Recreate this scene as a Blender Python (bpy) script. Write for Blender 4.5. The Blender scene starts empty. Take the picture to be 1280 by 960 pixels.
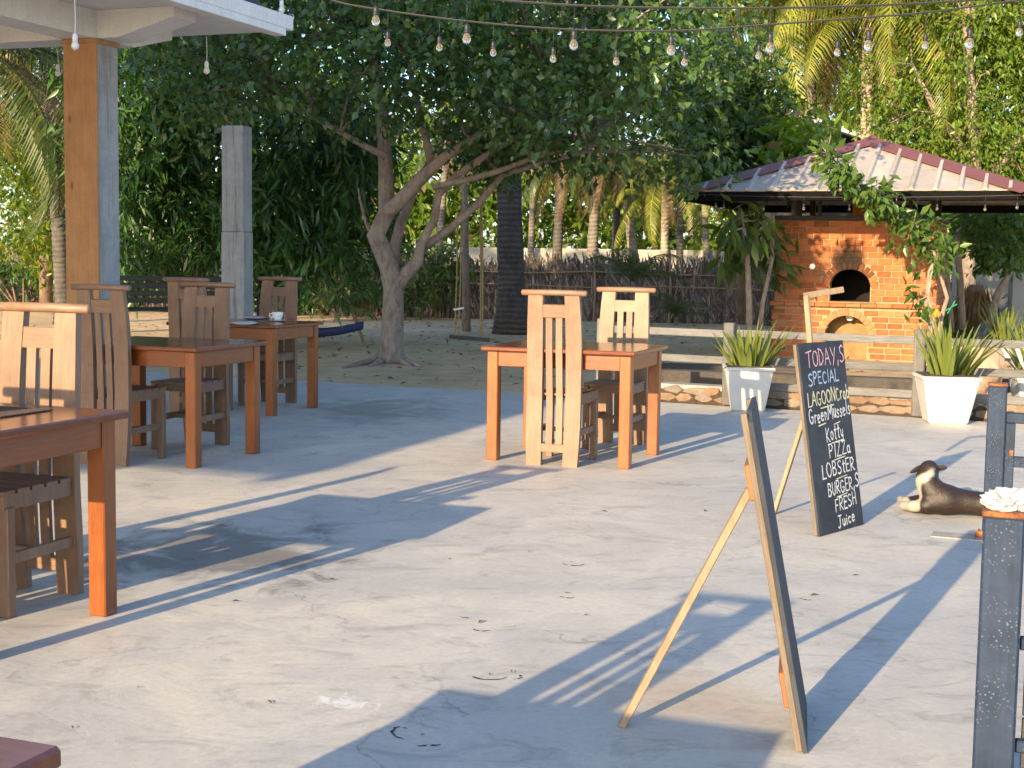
import bpy, bmesh, math, random
import numpy as np
from mathutils import Vector, Matrix, Euler
random.seed(7); rng = np.random.default_rng(7)
scene = bpy.context.scene
COL = scene.collection
R = math.radians

# ------------------------------------------------------------------ camera
F_PX, PITCH, CAM_H, ROLL = 1750.0, 0.090, 1.344, 0.0144      # focal length in pixels of the 1280 px wide photograph
cr, sr, cp, sp = math.cos(ROLL), math.sin(ROLL), math.cos(PITCH), math.sin(PITCH)
_r0, _u0, FWD = Vector((1, 0, 0)), Vector((0, sp, cp)), Vector((0, cp, -sp))
RIGHT = _r0 * cr + _u0 * sr
UP = _u0 * cr - _r0 * sr
CAM = Vector((0, 0, CAM_H))
cam_d = bpy.data.cameras.new('camera'); cam = bpy.data.objects.new('camera', cam_d); COL.objects.link(cam)
cam_d.sensor_width = 36.0; cam_d.lens = 36.0 * F_PX / 1280.0; cam_d.clip_end = 2000; cam_d.clip_start = 0.05
cam.matrix_world = Matrix(((RIGHT.x, UP.x, -FWD.x, 0), (RIGHT.y, UP.y, -FWD.y, 0), (RIGHT.z, UP.z, -FWD.z, CAM_H), (0, 0, 0, 1)))
scene.camera = cam
scene.render.resolution_x, scene.render.resolution_y = 1024, 768

# ------------------------------------------------------------------ sky, sun, exposure
SUN_EL, SUN_AZ = R(16.0), R(30.0)          # light travels towards (sin az, cos az)
SD = Vector((math.sin(SUN_AZ) * math.cos(SUN_EL), math.cos(SUN_AZ) * math.cos(SUN_EL), -math.sin(SUN_EL)))
world = bpy.data.worlds.new('World'); scene.world = world; world.use_nodes = True
wn = world.node_tree.nodes; wl = world.node_tree.links
bg = wn['Background']; sky = wn.new('ShaderNodeTexSky'); sky.sky_type = 'NISHITA'; sky.sun_disc = False
sky.sun_elevation = SUN_EL; sky.sun_rotation = R(210); sky.air_density = 1.0; sky.dust_density = 1.0; sky.ozone_density = 3.2
wl.new(sky.outputs[0], bg.inputs[0]); bg.inputs[1].default_value = 0.15
sun_d = bpy.data.lights.new('sun', 'SUN'); sun_d.energy = 4.2; sun_d.angle = R(0.53); sun_d.color = (1.0, 0.76, 0.45)
sun = bpy.data.objects.new('sun', sun_d); COL.objects.link(sun); sun.rotation_euler = SD.to_track_quat('-Z', 'Y').to_euler()
sun.location = (-20, -30, 30)
vs = scene.view_settings; vs.view_transform = 'Standard'; vs.look = 'None'; vs.gamma = 1.0; vs.use_curve_mapping = False
vs.exposure = 1.42
cy = scene.cycles; cy.max_bounces = 5; cy.diffuse_bounces = 2; cy.glossy_bounces = 2; cy.transmission_bounces = 4; cy.transparent_max_bounces = 4; cy.sample_clamp_indirect = 6.0

# ------------------------------------------------------------------ pixel helpers (pixels of the 1280x960 photograph)
def ray(px, py):
    return (FWD + RIGHT * ((px - 640) / F_PX) + UP * ((480 - py) / F_PX))
def gnd(px, py, z=0.0):
    d = ray(px, py); t = (z - CAM_H) / d.z
    return CAM + d * t
def at(px, py, D):
    d = ray(px, py); return CAM + d * (D / d.y)
AR = 2.785
A_ = Vector((math.cos(AR), math.sin(AR), 0)); U = -A_; V = Vector((A_.y, -A_.x, 0)); Z = Vector((0, 0, 1))
ROT_V = math.atan2(U.y, U.x)               # rotation that turns local x to U and local y to V

# ------------------------------------------------------------------ materials
MATS = {}
def nmat(name):
    m = bpy.data.materials.new(name); m.use_nodes = True; MATS[name] = m
    nt = m.node_tree; b = nt.nodes['Principled BSDF']
    return m, nt, b
def N(nt, t, **k):
    n = nt.nodes.new(t)
    for a, v in k.items():
        if a.startswith('i_'):
            key = a[2:].replace('_', ' ')
            n.inputs[key].default_value = v
        else: setattr(n, a, v)
    return n
def L(nt, a, b): nt.links.new(a, b)
def ramp(nt, fac, stops):
    r = nt.nodes.new('ShaderNodeValToRGB'); L(nt, fac, r.inputs[0])
    el = r.color_ramp.elements
    while len(el) < len(stops): el.new(0.5)
    for e, (p, c) in zip(el, stops):
        e.position = p; e.color = (c[0], c[1], c[2], 1) if not isinstance(c, (int, float)) else (c, c, c, 1)
    return r.outputs[0]
def coords(nt, scale=(1, 1, 1), kind='Object', loc=(0, 0, 0)):
    tc = nt.nodes.new('ShaderNodeTexCoord'); mp = nt.nodes.new('ShaderNodeMapping')
    mp.inputs['Scale'].default_value = scale; mp.inputs['Location'].default_value = loc
    L(nt, tc.outputs[kind], mp.inputs[0]); return mp.outputs[0]
def noise(nt, vec, scale, detail=5, rough=0.6, dist=0.0):
    n = nt.nodes.new('ShaderNodeTexNoise'); n.inputs['Scale'].default_value = scale; n.inputs['Detail'].default_value = detail
    n.inputs['Roughness'].default_value = rough; n.inputs['Distortion'].default_value = dist
    L(nt, vec, n.inputs['Vector']); return n.outputs['Fac']
def mixc(nt, fac, a, b, mode='MIX'):
    m = nt.nodes.new('ShaderNodeMix'); m.data_type = 'RGBA'; m.blend_type = mode
    if isinstance(fac, (int, float)): m.inputs[0].default_value = fac
    else: L(nt, fac, m.inputs[0])
    for i, c in ((6, a), (7, b)):
        if isinstance(c, tuple): m.inputs[i].default_value = (c[0], c[1], c[2], 1)
        else: L(nt, c, m.inputs[i])
    return m.outputs[2]
def bump(nt, b, h, strength=0.3, dist=0.02):
    n = nt.nodes.new('ShaderNodeBump'); n.inputs['Strength'].default_value = strength; n.inputs['Distance'].default_value = dist
    L(nt, h, n.inputs['Height']); L(nt, n.outputs[0], b.inputs['Normal'])
def objrand(nt):
    o = nt.nodes.new('ShaderNodeObjectInfo'); return o.outputs['Random']
def math_(nt, op, a, b=None):
    m = nt.nodes.new('ShaderNodeMath'); m.operation = op
    for i, v in ((0, a), (1, b)):
        if v is None: continue
        if isinstance(v, (int, float)): m.inputs[i].default_value = v
        else: L(nt, v, m.inputs[i])
    return m.outputs[0]

def wood(name, c_dark, c_light, rough=0.5, grain=(14, 14, 1.2), coat=0.0, vary=0.25, bumps=0.15, world_axis=False, knots=False):
    m, nt, b = nmat(name)
    rnd = objrand(nt)
    tc = nt.nodes.new('ShaderNodeTexCoord'); mp = nt.nodes.new('ShaderNodeMapping'); L(nt, tc.outputs['Object'], mp.inputs[0])
    mp.inputs['Scale'].default_value = grain
    cb = nt.nodes.new('ShaderNodeCombineXYZ'); L(nt, math_(nt, 'MULTIPLY', rnd, 37.0), cb.inputs[0]); L(nt, math_(nt, 'MULTIPLY', rnd, 11.0), cb.inputs[2])
    L(nt, cb.outputs[0], mp.inputs['Location'])
    v = mp.outputs[0]
    n1 = noise(nt, v, 3.0, 6, 0.65, 1.2); n2 = noise(nt, v, 14.0, 4, 0.7, 0.4)
    g = math_(nt, 'ADD', math_(nt, 'MULTIPLY', n1, 0.7), math_(nt, 'MULTIPLY', n2, 0.3))
    col = ramp(nt, g, [(0.3, c_dark), (0.68, c_light)])
    hs = nt.nodes.new('ShaderNodeHueSaturation'); L(nt, col, hs.inputs['Color'])
    L(nt, math_(nt, 'ADD', math_(nt, 'MULTIPLY', rnd, vary), 1 - vary / 2), hs.inputs['Value'])
    out = hs.outputs[0]
    if knots:
        vo = nt.nodes.new('ShaderNodeTexVoronoi'); vo.inputs['Scale'].default_value = 1.0
        kv = coords(nt, (8, 8, 3.3), 'Object', (.3, .2, .1)); L(nt, kv, vo.inputs['Vector'])
        kf = math_(nt, 'MULTIPLY', ramp(nt, vo.outputs['Distance'], [(0.07, 1.0), (0.17, 0.0)]), math_(nt, 'GREATER_THAN', math_(nt, 'FRACT', math_(nt, 'MULTIPLY', vo.outputs['Color'], 7.31)), 0.4))
        out = mixc(nt, math_(nt, 'MULTIPLY', kf, 0.75), out, (c_dark[0] * .35, c_dark[1] * .3, c_dark[2] * .3))
    dirt = ramp(nt, noise(nt, coords(nt, (2.5, 2.5, 2.5)), 2.2, 5, 0.7), [(0.35, 0.78), (0.62, 1.0)])
    out = mixc(nt, 1.0, out, dirt, 'MULTIPLY')
    L(nt, out, b.inputs['Base Color'])
    rr = ramp(nt, n2, [(0.2, max(0.05, rough - .1)), (0.8, rough + .12)]); L(nt, rr, b.inputs['Roughness'])
    b.inputs['Coat Weight'].default_value = coat; b.inputs['Coat Roughness'].default_value = 0.18
    bump(nt, b, g, bumps, 0.01)
    return m
wood('chair_wood', (0.175, 0.100, 0.062), (0.285, 0.172, 0.110), 0.5, (16, 16, 1.6), 0.0, 0.22)
wood('chair_rail_wood', (0.175, 0.100, 0.062), (0.285, 0.172, 0.110), 0.5, (1.6, 16, 16), 0.0, 0.22)
wood('table_leg_wood', (0.19, 0.040, 0.004), (0.34, 0.098, 0.012), 0.34, (18, 18, 1.4), 0.3, 0.2)
wood('table_rail_wood', (0.155, 0.034, 0.006), (0.27, 0.072, 0.013), 0.34, (1.4, 18, 18), 0.3, 0.2)
wood('table_top_wood', (0.105, 0.026, 0.010), (0.215, 0.058, 0.019), 0.20, (1.2, 16, 16), 0.35, 0.12, 0.06)
wood('column_cladding', (0.36, 0.175, 0.070), (0.50, 0.265, 0.115), 0.55, (10, 10, 0.6), 0, 0.1, 0.12, knots=True)
wood('pale_batten', (0.20, 0.14, 0.085), (0.34, 0.25, 0.16), 0.6, (20, 20, 2.0), 0, 0.3, 0.2)
wood('red_batten', (0.24, 0.085, 0.03), (0.38, 0.15, 0.06), 0.55, (20, 20, 2.0), 0, 0.2, 0.2)
wood('weathered_rail', (0.085, 0.083, 0.085), (0.20, 0.195, 0.19), 0.8, (1.2, 18, 18), 0, 0.3, 0.4)
wood('weathered_post', (0.085, 0.083, 0.085), (0.20, 0.195, 0.19), 0.8, (18, 18, 1.2), 0, 0.25, 0.4)
wood('board_edge', (0.10, 0.075, 0.05), (0.21, 0.16, 0.11), 0.7, (18, 18, 1.2), 0, 0.2, 0.3)
wood('dark_timber', (0.035, 0.03, 0.027), (0.11, 0.095, 0.08), 0.85, (1.2, 14, 14), 0, 0.3, 0.5)
wood('dark_board', (0.02, 0.022, 0.028), (0.06, 0.062, 0.07), 0.7, (1.2, 14, 14), 0, 0.3, 0.4)

def simple(name, col, rough=0.6, metal=0.0, nscale=20, var=0.12, bumps=0.1, spec=None):
    m, nt, b = nmat(name)
    v = coords(nt); n = noise(nt, v, nscale, 5, 0.65)
    lo = tuple(c * (1 - var) for c in col); hi = tuple(min(1, c * (1 + var)) for c in col)
    L(nt, ramp(nt, n, [(0.3, lo), (0.7, hi)]), b.inputs['Base Color'])
    b.inputs['Roughness'].default_value = rough; b.inputs['Metallic'].default_value = metal
    if bumps: bump(nt, b, n, bumps, 0.01)
    if spec is not None: b.inputs['Specular IOR Level'].default_value = spec
    return m
simple('white_ceramic', (0.78, 0.78, 0.76), 0.15, 0, 4, 0.03, 0)
simple('white_plastic', (0.72, 0.72, 0.70), 0.4, 0, 6, 0.05, 0)
simple('black_rubber', (0.016, 0.016, 0.018), 0.5, 0, 30, 0.3, 0.1)
simple('black_metal', (0.02, 0.021, 0.023), 0.45, 0.3, 30, 0.3, 0.1)
simple('matte_black', (0.007, 0.006, 0.006), 0.9, 0, 20, 0.3, 0, 0.1)
simple('steel_disc', (0.55, 0.55, 0.54), 0.35, 0.8, 20, 0.1, 0.05)
simple('wire_black', (0.018, 0.018, 0.02), 0.5, 0, 30, 0.2, 0)
simple('rope', (0.34, 0.25, 0.12), 0.9, 0, 120, 0.35, 0.4)
simple('blue_cloth', (0.035, 0.05, 0.16), 0.9, 0, 60, 0.4, 0.3)
simple('soil', (0.055, 0.038, 0.025), 0.95, 0, 40, 0.4, 0.6)
simple('maroon_cap', (0.165, 0.060, 0.052), 0.55, 0, 14, 0.12, 0.08)
simple('dark_steel', (0.028, 0.024, 0.022), 0.6, 0.2, 20, 0.4, 0.1)
simple('tan_plaster', (0.25, 0.155, 0.068), 0.9, 0, 9, 0.3, 0.5)
simple('mortar', (0.36, 0.245, 0.145), 0.95, 0, 30, 0.25, 0.8)
simple('soot_inside', (0.008, 0.006, 0.005), 0.95, 0, 10, 0.4, 0.3)
simple('pot_white', (0.56, 0.545, 0.51), 0.55, 0, 5, 0.08, 0.15)
simple('rock', (0.36, 0.245, 0.165), 0.9, 0, 6, 0.35, 0.9)
simple('far_wall', (0.33, 0.31, 0.275), 0.85, 0, 1.2, 0.12, 0.2)
simple('tissue', (0.36, 0.38, 0.41), 0.9, 0, 30, 0.05, 0.2)
simple('dog_fur_brown', (0.030, 0.0165, 0.011), 0.6, 0, 40, 0.5, 0.5)
simple('dog_fur_white', (0.62, 0.56, 0.48), 0.75, 0, 60, 0.15, 0.4)
simple('dog_ear', (0.022, 0.014, 0.012), 0.7, 0, 40, 0.4, 0.3)
simple('placemat', (0.06, 0.042, 0.036), 0.85, 0, 90, 0.6, 0.6)
simple('metal_roof_dark', (0.03, 0.032, 0.034), 0.6, 0.0, 8, 0.3, 0.1)
simple('orange_fruit', (0.55, 0.22, 0.02), 0.5, 0, 10, 0.2, 0.1)
simple('green_ribbon', (0.02, 0.25, 0.12), 0.5, 0, 10, 0.2, 0.1)
simple('stick', (0.22, 0.15, 0.10), 0.9, 0, 20, 0.35, 0.6)
simple('dry_leaf', (0.10, 0.062, 0.030), 0.9, 0, 30, 0.4, 0.2)

def chalk(name, col):
    m, nt, b = nmat(name)
    n = noise(nt, coords(nt), 160, 3, 0.8)
    L(nt, mixc(nt, ramp(nt, n, [(0.38, 0.0), (0.55, 1.0)]), tuple(c * 0.55 for c in col), col), b.inputs['Base Color'])
    b.inputs['Roughness'].default_value = 0.95
chalk('chalk_pink', (0.68, 0.42, 0.52)); chalk('chalk_blue', (0.36, 0.50, 0.68)); chalk('chalk_yellow', (0.66, 0.64, 0.44)); chalk('chalk_white', (0.68, 0.70, 0.71))

def blackboard():
    m, nt, b = nmat('blackboard'); v = coords(nt)
    n = noise(nt, v, 4.5, 6, 0.7, 0.6); sm = noise(nt, coords(nt, (6, 6, 2)), 2.0, 3)
    c = ramp(nt, n, [(0.35, (0.011, 0.014, 0.022)), (0.66, (0.030, 0.036, 0.052))])
    L(nt, mixc(nt, ramp(nt, sm, [(0.55, 0.0), (0.8, 0.35)]), c, (0.10, 0.12, 0.15)), b.inputs['Base Color'])
    b.inputs['Roughness'].default_value = 0.7; bump(nt, b, n, 0.1, 0.005)
blackboard()

def concrete_floor():
    m, nt, b = nmat('terrace_concrete'); v = coords(nt)
    big = noise(nt, v, 0.42, 4, 0.62, 0.8); med = noise(nt, v, 1.7, 5, 0.68, 1.2); fine = noise(nt, v, 38, 3, 0.75)
    trow = noise(nt, coords(nt, (1.0, 1.5, 1)), 2.6, 5, 0.72, 2.0)
    c = ramp(nt, big, [(0.33, (0.43, 0.41, 0.38)), (0.50, (0.55, 0.515, 0.455)), (0.66, (0.61, 0.55, 0.455))])
    c = mixc(nt, ramp(nt, med, [(0.40, 0.0), (0.64, 0.7)]), c, (0.43, 0.41, 0.38))
    c = mixc(nt, ramp(nt, trow, [(0.30, 0.65), (0.48, 0.0)]), c, (0.29, 0.265, 0.235))
    c = mixc(nt, 1.0, c, ramp(nt, fine, [(0.25, 0.86), (0.7, 1.06)]), 'MULTIPLY')
    # scratches / trowel marks
    wv = noise(nt, coords(nt, (1.6, 3.5, 1)), 3.0, 5, 0.8, 3.5)
    c = mixc(nt, ramp(nt, wv, [(0.490, 0.0), (0.5, 0.22), (0.510, 0.0)]), c, (0.20, 0.18, 0.15))
    # hairline cracks
    vo = nt.nodes.new('ShaderNodeTexVoronoi'); vo.feature = 'DISTANCE_TO_EDGE'; vo.inputs['Scale'].default_value = 0.55
    dv = nt.nodes.new('ShaderNodeVectorMath'); dv.operation = 'ADD'
    nn = nt.nodes.new('ShaderNodeTexNoise'); nn.inputs['Scale'].default_value = 2.5; nn.inputs['Detail'].default_value = 6; L(nt, v, nn.inputs['Vector'])
    L(nt, v, dv.inputs[0]); L(nt, nn.outputs['Color'], dv.inputs[1]); L(nt, dv.outputs[0], vo.inputs['Vector'])
    crk = math_(nt, 'MULTIPLY', ramp(nt, vo.outputs['Distance'], [(0.0, 1.0), (0.006, 0.0)]), ramp(nt, med, [(0.45, 0.0), (0.6, 0.6)]))
    c = mixc(nt, crk, c, (0.16, 0.14, 0.12))
    # damp, dirty stain with its own outline near the left tables, and a white paint splash
    def blob(p, rx, ry, lo, hi, wob=0.6, ws=2.4):
        mp = nt.nodes.new('ShaderNodeMapping'); tc = nt.nodes.new('ShaderNodeTexCoord'); L(nt, tc.outputs['Object'], mp.inputs[0])
        mp.inputs['Location'].default_value = (-p.x / rx, -p.y / ry, 0); mp.inputs['Scale'].default_value = (1 / rx, 1 / ry, 0)
        ln = nt.nodes.new('ShaderNodeVectorMath'); ln.operation = 'LENGTH'; L(nt, mp.outputs[0], ln.inputs[0])
        d = math_(nt, 'ADD', ln.outputs['Value'], math_(nt, 'MULTIPLY', math_(nt, 'SUBTRACT', noise(nt, v, ws, 4, 0.7, 1.0), 0.5), wob * 4))
        return ramp(nt, d, [(lo, 1.0), (hi, 0.0)])
    s1 = blob(gnd(262, 690), 0.75, 0.75, 0.40, 0.95, 0.85); c = mixc(nt, math_(nt, 'MULTIPLY', s1, 0.7), c, (0.12, 0.11, 0.10))
    s2 = blob(gnd(470, 512), 0.8, 1.2, 0.35, 0.9); c = mixc(nt, math_(nt, 'MULTIPLY', s2, 0.55), c, (0.15, 0.13, 0.115))
    s4 = blob(gnd(850, 870), 0.35, 0.3, 0.2, 1.2, 0.5); c = mixc(nt, math_(nt, 'MULTIPLY', s4, 0.4), c, (0.42, 0.30, 0.17))
    s3 = blob(gnd(428, 878), 0.11, 0.10, 0.3, 0.6, 0.9, 9.0); c = mixc(nt, math_(nt, 'MULTIPLY', s3, 0.6), c, (0.76, 0.75, 0.74))
    L(nt, c, b.inputs['Base Color'])
    L(nt, ramp(nt, med, [(0.3, 0.72), (0.7, 0.5)]), b.inputs['Roughness']); b.inputs['Specular IOR Level'].default_value = 0.35
    h = math_(nt, 'ADD', math_(nt, 'MULTIPLY', fine, 0.25), math_(nt, 'ADD', trow, math_(nt, 'MULTIPLY', crk, -1.0)))
    bump(nt, b, h, 0.16, 0.012)
concrete_floor()

def sand():
    m, nt, b = nmat('sand'); v = coords(nt)
    n1 = noise(nt, v, 0.35, 6, 0.6); n2 = noise(nt, v, 3.2, 7, 0.72); n3 = noise(nt, v, 30, 4, 0.7)
    c = ramp(nt, n1, [(0.35, (0.52, 0.36, 0.195)), (0.65, (0.70, 0.505, 0.285))])
    c = mixc(nt, 1.0, c, ramp(nt, n2, [(0.3, 0.72), (0.65, 1.08)]), 'MULTIPLY')
    c = mixc(nt, ramp(nt, n3, [(0.62, 0.0), (0.72, 0.6)]), c, (0.16, 0.11, 0.07))
    L(nt, c, b.inputs['Base Color']); b.inputs['Roughness'].default_value = 0.95
    bump(nt, b, math_(nt, 'ADD', n2, math_(nt, 'MULTIPLY', n3, 0.3)), 0.6, 0.06)
sand()

def lawn():
    m, nt, b = nmat('lawn_ground'); v = coords(nt)
    n = noise(nt, v, 0.8, 6, 0.7); n2 = noise(nt, v, 14, 4, 0.7)
    c = ramp(nt, n, [(0.35, (0.085, 0.12, 0.02)), (0.6, (0.17, 0.19, 0.04)), (0.75, (0.34, 0.27, 0.14))])
    L(nt, mixc(nt, 1.0, c, ramp(nt, n2, [(0.3, 0.6), (0.7, 1.15)]), 'MULTIPLY'), b.inputs['Base Color'])
    b.inputs['Roughness'].default_value = 0.95; bump(nt, b, n2, 0.8, 0.08)
lawn()

def old_concrete(name, c0, c1, streak=0.5):
    m, nt, b = nmat(name); v = coords(nt)
    n = noise(nt, v, 5, 7, 0.7); st = noise(nt, coords(nt, (9, 9, 0.5)), 2.2, 6, 0.7, 0.3); f = noise(nt, v, 60, 3)
    c = ramp(nt, n, [(0.3, c0), (0.68, c1)])
    c = mixc(nt, ramp(nt, st, [(0.5, 0.0), (0.66, streak)]), c, tuple(x * 0.42 for x in c0))
    L(nt, mixc(nt, 1.0, c, ramp(nt, f, [(0.3, 0.88), (0.7, 1.06)]), 'MULTIPLY'), b.inputs['Base Color'])
    b.inputs['Roughness'].default_value = 0.9; bump(nt, b, math_(nt, 'ADD', n, math_(nt, 'MULTIPLY', f, 0.3)), 0.4, 0.012)
old_concrete('column_concrete', (0.30, 0.295, 0.285), (0.44, 0.43, 0.41), 0.6)
old_concrete('grey_post', (0.28, 0.275, 0.26), (0.42, 0.41, 0.385), 0.75)
old_concrete('painted_slab', (0.72, 0.70, 0.67), (0.84, 0.82, 0.79), 0.14)
old_concrete('house_wall', (0.58, 0.55, 0.50), (0.70, 0.67, 0.62), 0.2)
old_concrete('kerb_concrete', (0.26, 0.245, 0.22), (0.40, 0.375, 0.335), 0.3)

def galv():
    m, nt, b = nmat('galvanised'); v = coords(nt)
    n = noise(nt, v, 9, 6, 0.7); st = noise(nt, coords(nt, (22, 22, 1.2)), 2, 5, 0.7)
    c = ramp(nt, n, [(0.3, (0.010, 0.018, 0.036)), (0.7, (0.026, 0.043, 0.080))])  # dark blue base carries the near post's shade in its colour
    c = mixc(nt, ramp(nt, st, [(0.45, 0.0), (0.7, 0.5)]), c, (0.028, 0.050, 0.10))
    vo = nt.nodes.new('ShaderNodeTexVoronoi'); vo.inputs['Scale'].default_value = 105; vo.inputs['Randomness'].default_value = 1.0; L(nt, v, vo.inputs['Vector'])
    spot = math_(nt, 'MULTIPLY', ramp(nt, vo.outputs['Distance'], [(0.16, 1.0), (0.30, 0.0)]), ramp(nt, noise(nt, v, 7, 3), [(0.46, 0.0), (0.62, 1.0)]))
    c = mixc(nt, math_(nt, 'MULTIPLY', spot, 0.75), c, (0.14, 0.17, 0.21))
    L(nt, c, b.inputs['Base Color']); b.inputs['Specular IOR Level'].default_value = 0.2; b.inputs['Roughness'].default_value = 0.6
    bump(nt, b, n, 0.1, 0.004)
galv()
def rust():
    m, nt, b = nmat('rust'); n = noise(nt, coords(nt), 30, 6, 0.75)
    L(nt, ramp(nt, n, [(0.3, (0.05, 0.022, 0.012)), (0.5, (0.20, 0.07, 0.025)), (0.7, (0.38, 0.16, 0.05))]), b.inputs['Base Color'])
    b.inputs['Roughness'].default_value = 0.9; bump(nt, b, n, 0.6, 0.006)
rust()

def brick(name, hue=(0.42, 0.118, 0.034), soot=0.0):
    m, nt, b = nmat(name); rnd = objrand(nt)
    isl = nt.nodes.new('ShaderNodeNewGeometry').outputs['Random Per Island']
    rr = math_(nt, 'FRACT', math_(nt, 'ADD', rnd, isl))
    c = ramp(nt, rr, [(0.0, tuple(x * 0.62 for x in hue)), (0.35, hue), (0.75, (hue[0] * 1.15, hue[1] * 1.3, hue[2] * 1.5)), (1.0, (hue[0] * 0.8, hue[1] * 0.7, hue[2] * 0.8))])
    v = coords(nt); n = noise(nt, v, 16, 6, 0.7); n2 = noise(nt, v, 3, 4, 0.6)
    c = mixc(nt, 1.0, c, ramp(nt, n, [(0.3, 0.78), (0.7, 1.1)]), 'MULTIPLY')
    c = mixc(nt, ramp(nt, n2, [(0.5, 0.0), (0.75, 0.35)]), c, (0.38, 0.23, 0.12))
    if soot: c = mixc(nt, math_(nt, 'MULTIPLY', ramp(nt, noise(nt, v, 9, 5, 0.7), [(0.25, 1.0), (0.75, 0.9)]), soot), c, (0.006, 0.004, 0.003))
    L(nt, c, b.inputs['Base Color']); b.inputs['Roughness'].default_value = 0.9; bump(nt, b, n, 0.7, 0.01)
brick('brick'); brick('sooty_brick', soot=1.0); brick('smoked_brick', soot=0.75)
brick('tan_brick', (0.38, 0.16, 0.06))
def soot_mask(nt):
    tc = nt.nodes.new('ShaderNodeTexCoord'); tc.name = 'oven_space'; mp = nt.nodes.new('ShaderNodeMapping'); L(nt, tc.outputs['Object'], mp.inputs[0])
    mp.inputs['Location'].default_value = (.10 / .30, 0, -1.38 / .40); mp.inputs['Scale'].default_value = (1 / .30, 0, 1 / .40)
    ln = nt.nodes.new('ShaderNodeVectorMath'); ln.operation = 'LENGTH'; L(nt, mp.outputs[0], ln.inputs[0])
    d = math_(nt, 'ADD', ln.outputs['Value'], math_(nt, 'MULTIPLY', math_(nt, 'SUBTRACT', noise(nt, tc.outputs['Object'], 7, 4, .7), 0.5), 1.1))
    return ramp(nt, d, [(0.35, 0.97), (0.60, 0.85), (0.95, 0.0)])
for nm in ('brick', 'tan_brick', 'mortar'):
    nt = MATS[nm].node_tree; b = nt.nodes['Principled BSDF']; src = b.inputs['Base Color'].links[0].from_socket
    L(nt, mixc(nt, soot_mask(nt), src, (0.006, 0.004, 0.003)), b.inputs['Base Color'])
def stone():
    m, nt, b = nmat('kerb_stone'); rnd = objrand(nt); v = coords(nt); n = noise(nt, v, 11, 7, 0.7)
    c = ramp(nt, rnd, [(0.0, (0.19, 0.12, 0.075)), (0.3, (0.27, 0.195, 0.13)), (0.6, (0.20, 0.17, 0.145)), (0.85, (0.29, 0.165, 0.085)), (1.0, (0.13, 0.105, 0.09))])
    L(nt, mixc(nt, 1.0, c, ramp(nt, n, [(0.3, 0.65), (0.7, 1.15)]), 'MULTIPLY'), b.inputs['Base Color'])
    b.inputs['Roughness'].default_value = 0.9; bump(nt, b, n, 0.8, 0.02)
stone()
def sheet():
    m, nt, b = nmat('roof_sheet'); rnd = objrand(nt); v = coords(nt); n = noise(nt, v, 2.5, 6, 0.7)
    c = ramp(nt, n, [(0.3, (0.36, 0.315, 0.265)), (0.7, (0.49, 0.44, 0.385))])
    c = mixc(nt, 1.0, c, ramp(nt, rnd, [(0.0, 0.84), (1.0, 1.06)]), 'MULTIPLY')
    st = noise(nt, v, 7, 5, .75, 1.0); c = mixc(nt, ramp(nt, st, [(0.52, 0.0), (0.72, 0.55)]), c, (0.20, 0.15, 0.11))
    L(nt, c, b.inputs['Base Color']); b.inputs['Roughness'].default_value = 0.5
sheet()
def bark(name, c0, c1, rings=0.0, sc=9):
    m, nt, b = nmat(name); v = coords(nt)
    n = noise(nt, coords(nt, (1, 1, 0.45)), sc, 7, 0.72, 0.6); n2 = noise(nt, v, 2.0, 4)
    c = ramp(nt, n, [(0.3, c0), (0.68, c1)])
    c = mixc(nt, ramp(nt, n2, [(0.45, 0.0), (0.7, 0.5)]), c, tuple((x * 1.2) for x in c1))
    h = n
    if rings:
        w = nt.nodes.new('ShaderNodeTexWave'); w.bands_direction = 'Z'; w.inputs['Scale'].default_value = 3.2; w.inputs['Distortion'].default_value = 2.5; w.inputs['Detail'].default_value = 3
        L(nt, v, w.inputs['Vector']); c = mixc(nt, 1.0, c, ramp(nt, w.outputs['Fac'], [(0.0, 1 - rings), (0.5, 1.05)]), 'MULTIPLY'); h = math_(nt, 'ADD', n, w.outputs['Fac'])
    L(nt, c, b.inputs['Base Color']); b.inputs['Roughness'].default_value = 0.95; bump(nt, b, h, 0.8, 0.02)
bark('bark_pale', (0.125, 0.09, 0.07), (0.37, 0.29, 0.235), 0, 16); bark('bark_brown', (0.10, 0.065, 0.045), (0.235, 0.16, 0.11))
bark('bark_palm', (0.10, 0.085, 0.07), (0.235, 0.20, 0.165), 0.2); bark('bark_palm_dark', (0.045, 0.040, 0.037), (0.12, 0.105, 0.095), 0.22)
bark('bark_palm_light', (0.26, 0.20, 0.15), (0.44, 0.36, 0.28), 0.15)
def thatch():
    m, nt, b = nmat('thatch'); isl = nt.nodes.new('ShaderNodeNewGeometry').outputs['Random Per Island']
    c = ramp(nt, isl, [(0.0, (0.055, 0.042, 0.035)), (0.55, (0.125, 0.098, 0.080)), (0.9, (0.23, 0.185, 0.15)), (1.0, (0.36, 0.29, 0.22))])
    n = noise(nt, coords(nt, (1, 1, .3)), 12, 3); L(nt, mixc(nt, 1.0, c, ramp(nt, n, [(0.3, 0.6), (0.7, 1.2)]), 'MULTIPLY'), b.inputs['Base Color']); b.inputs['Roughness'].default_value = .95
thatch()

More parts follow.
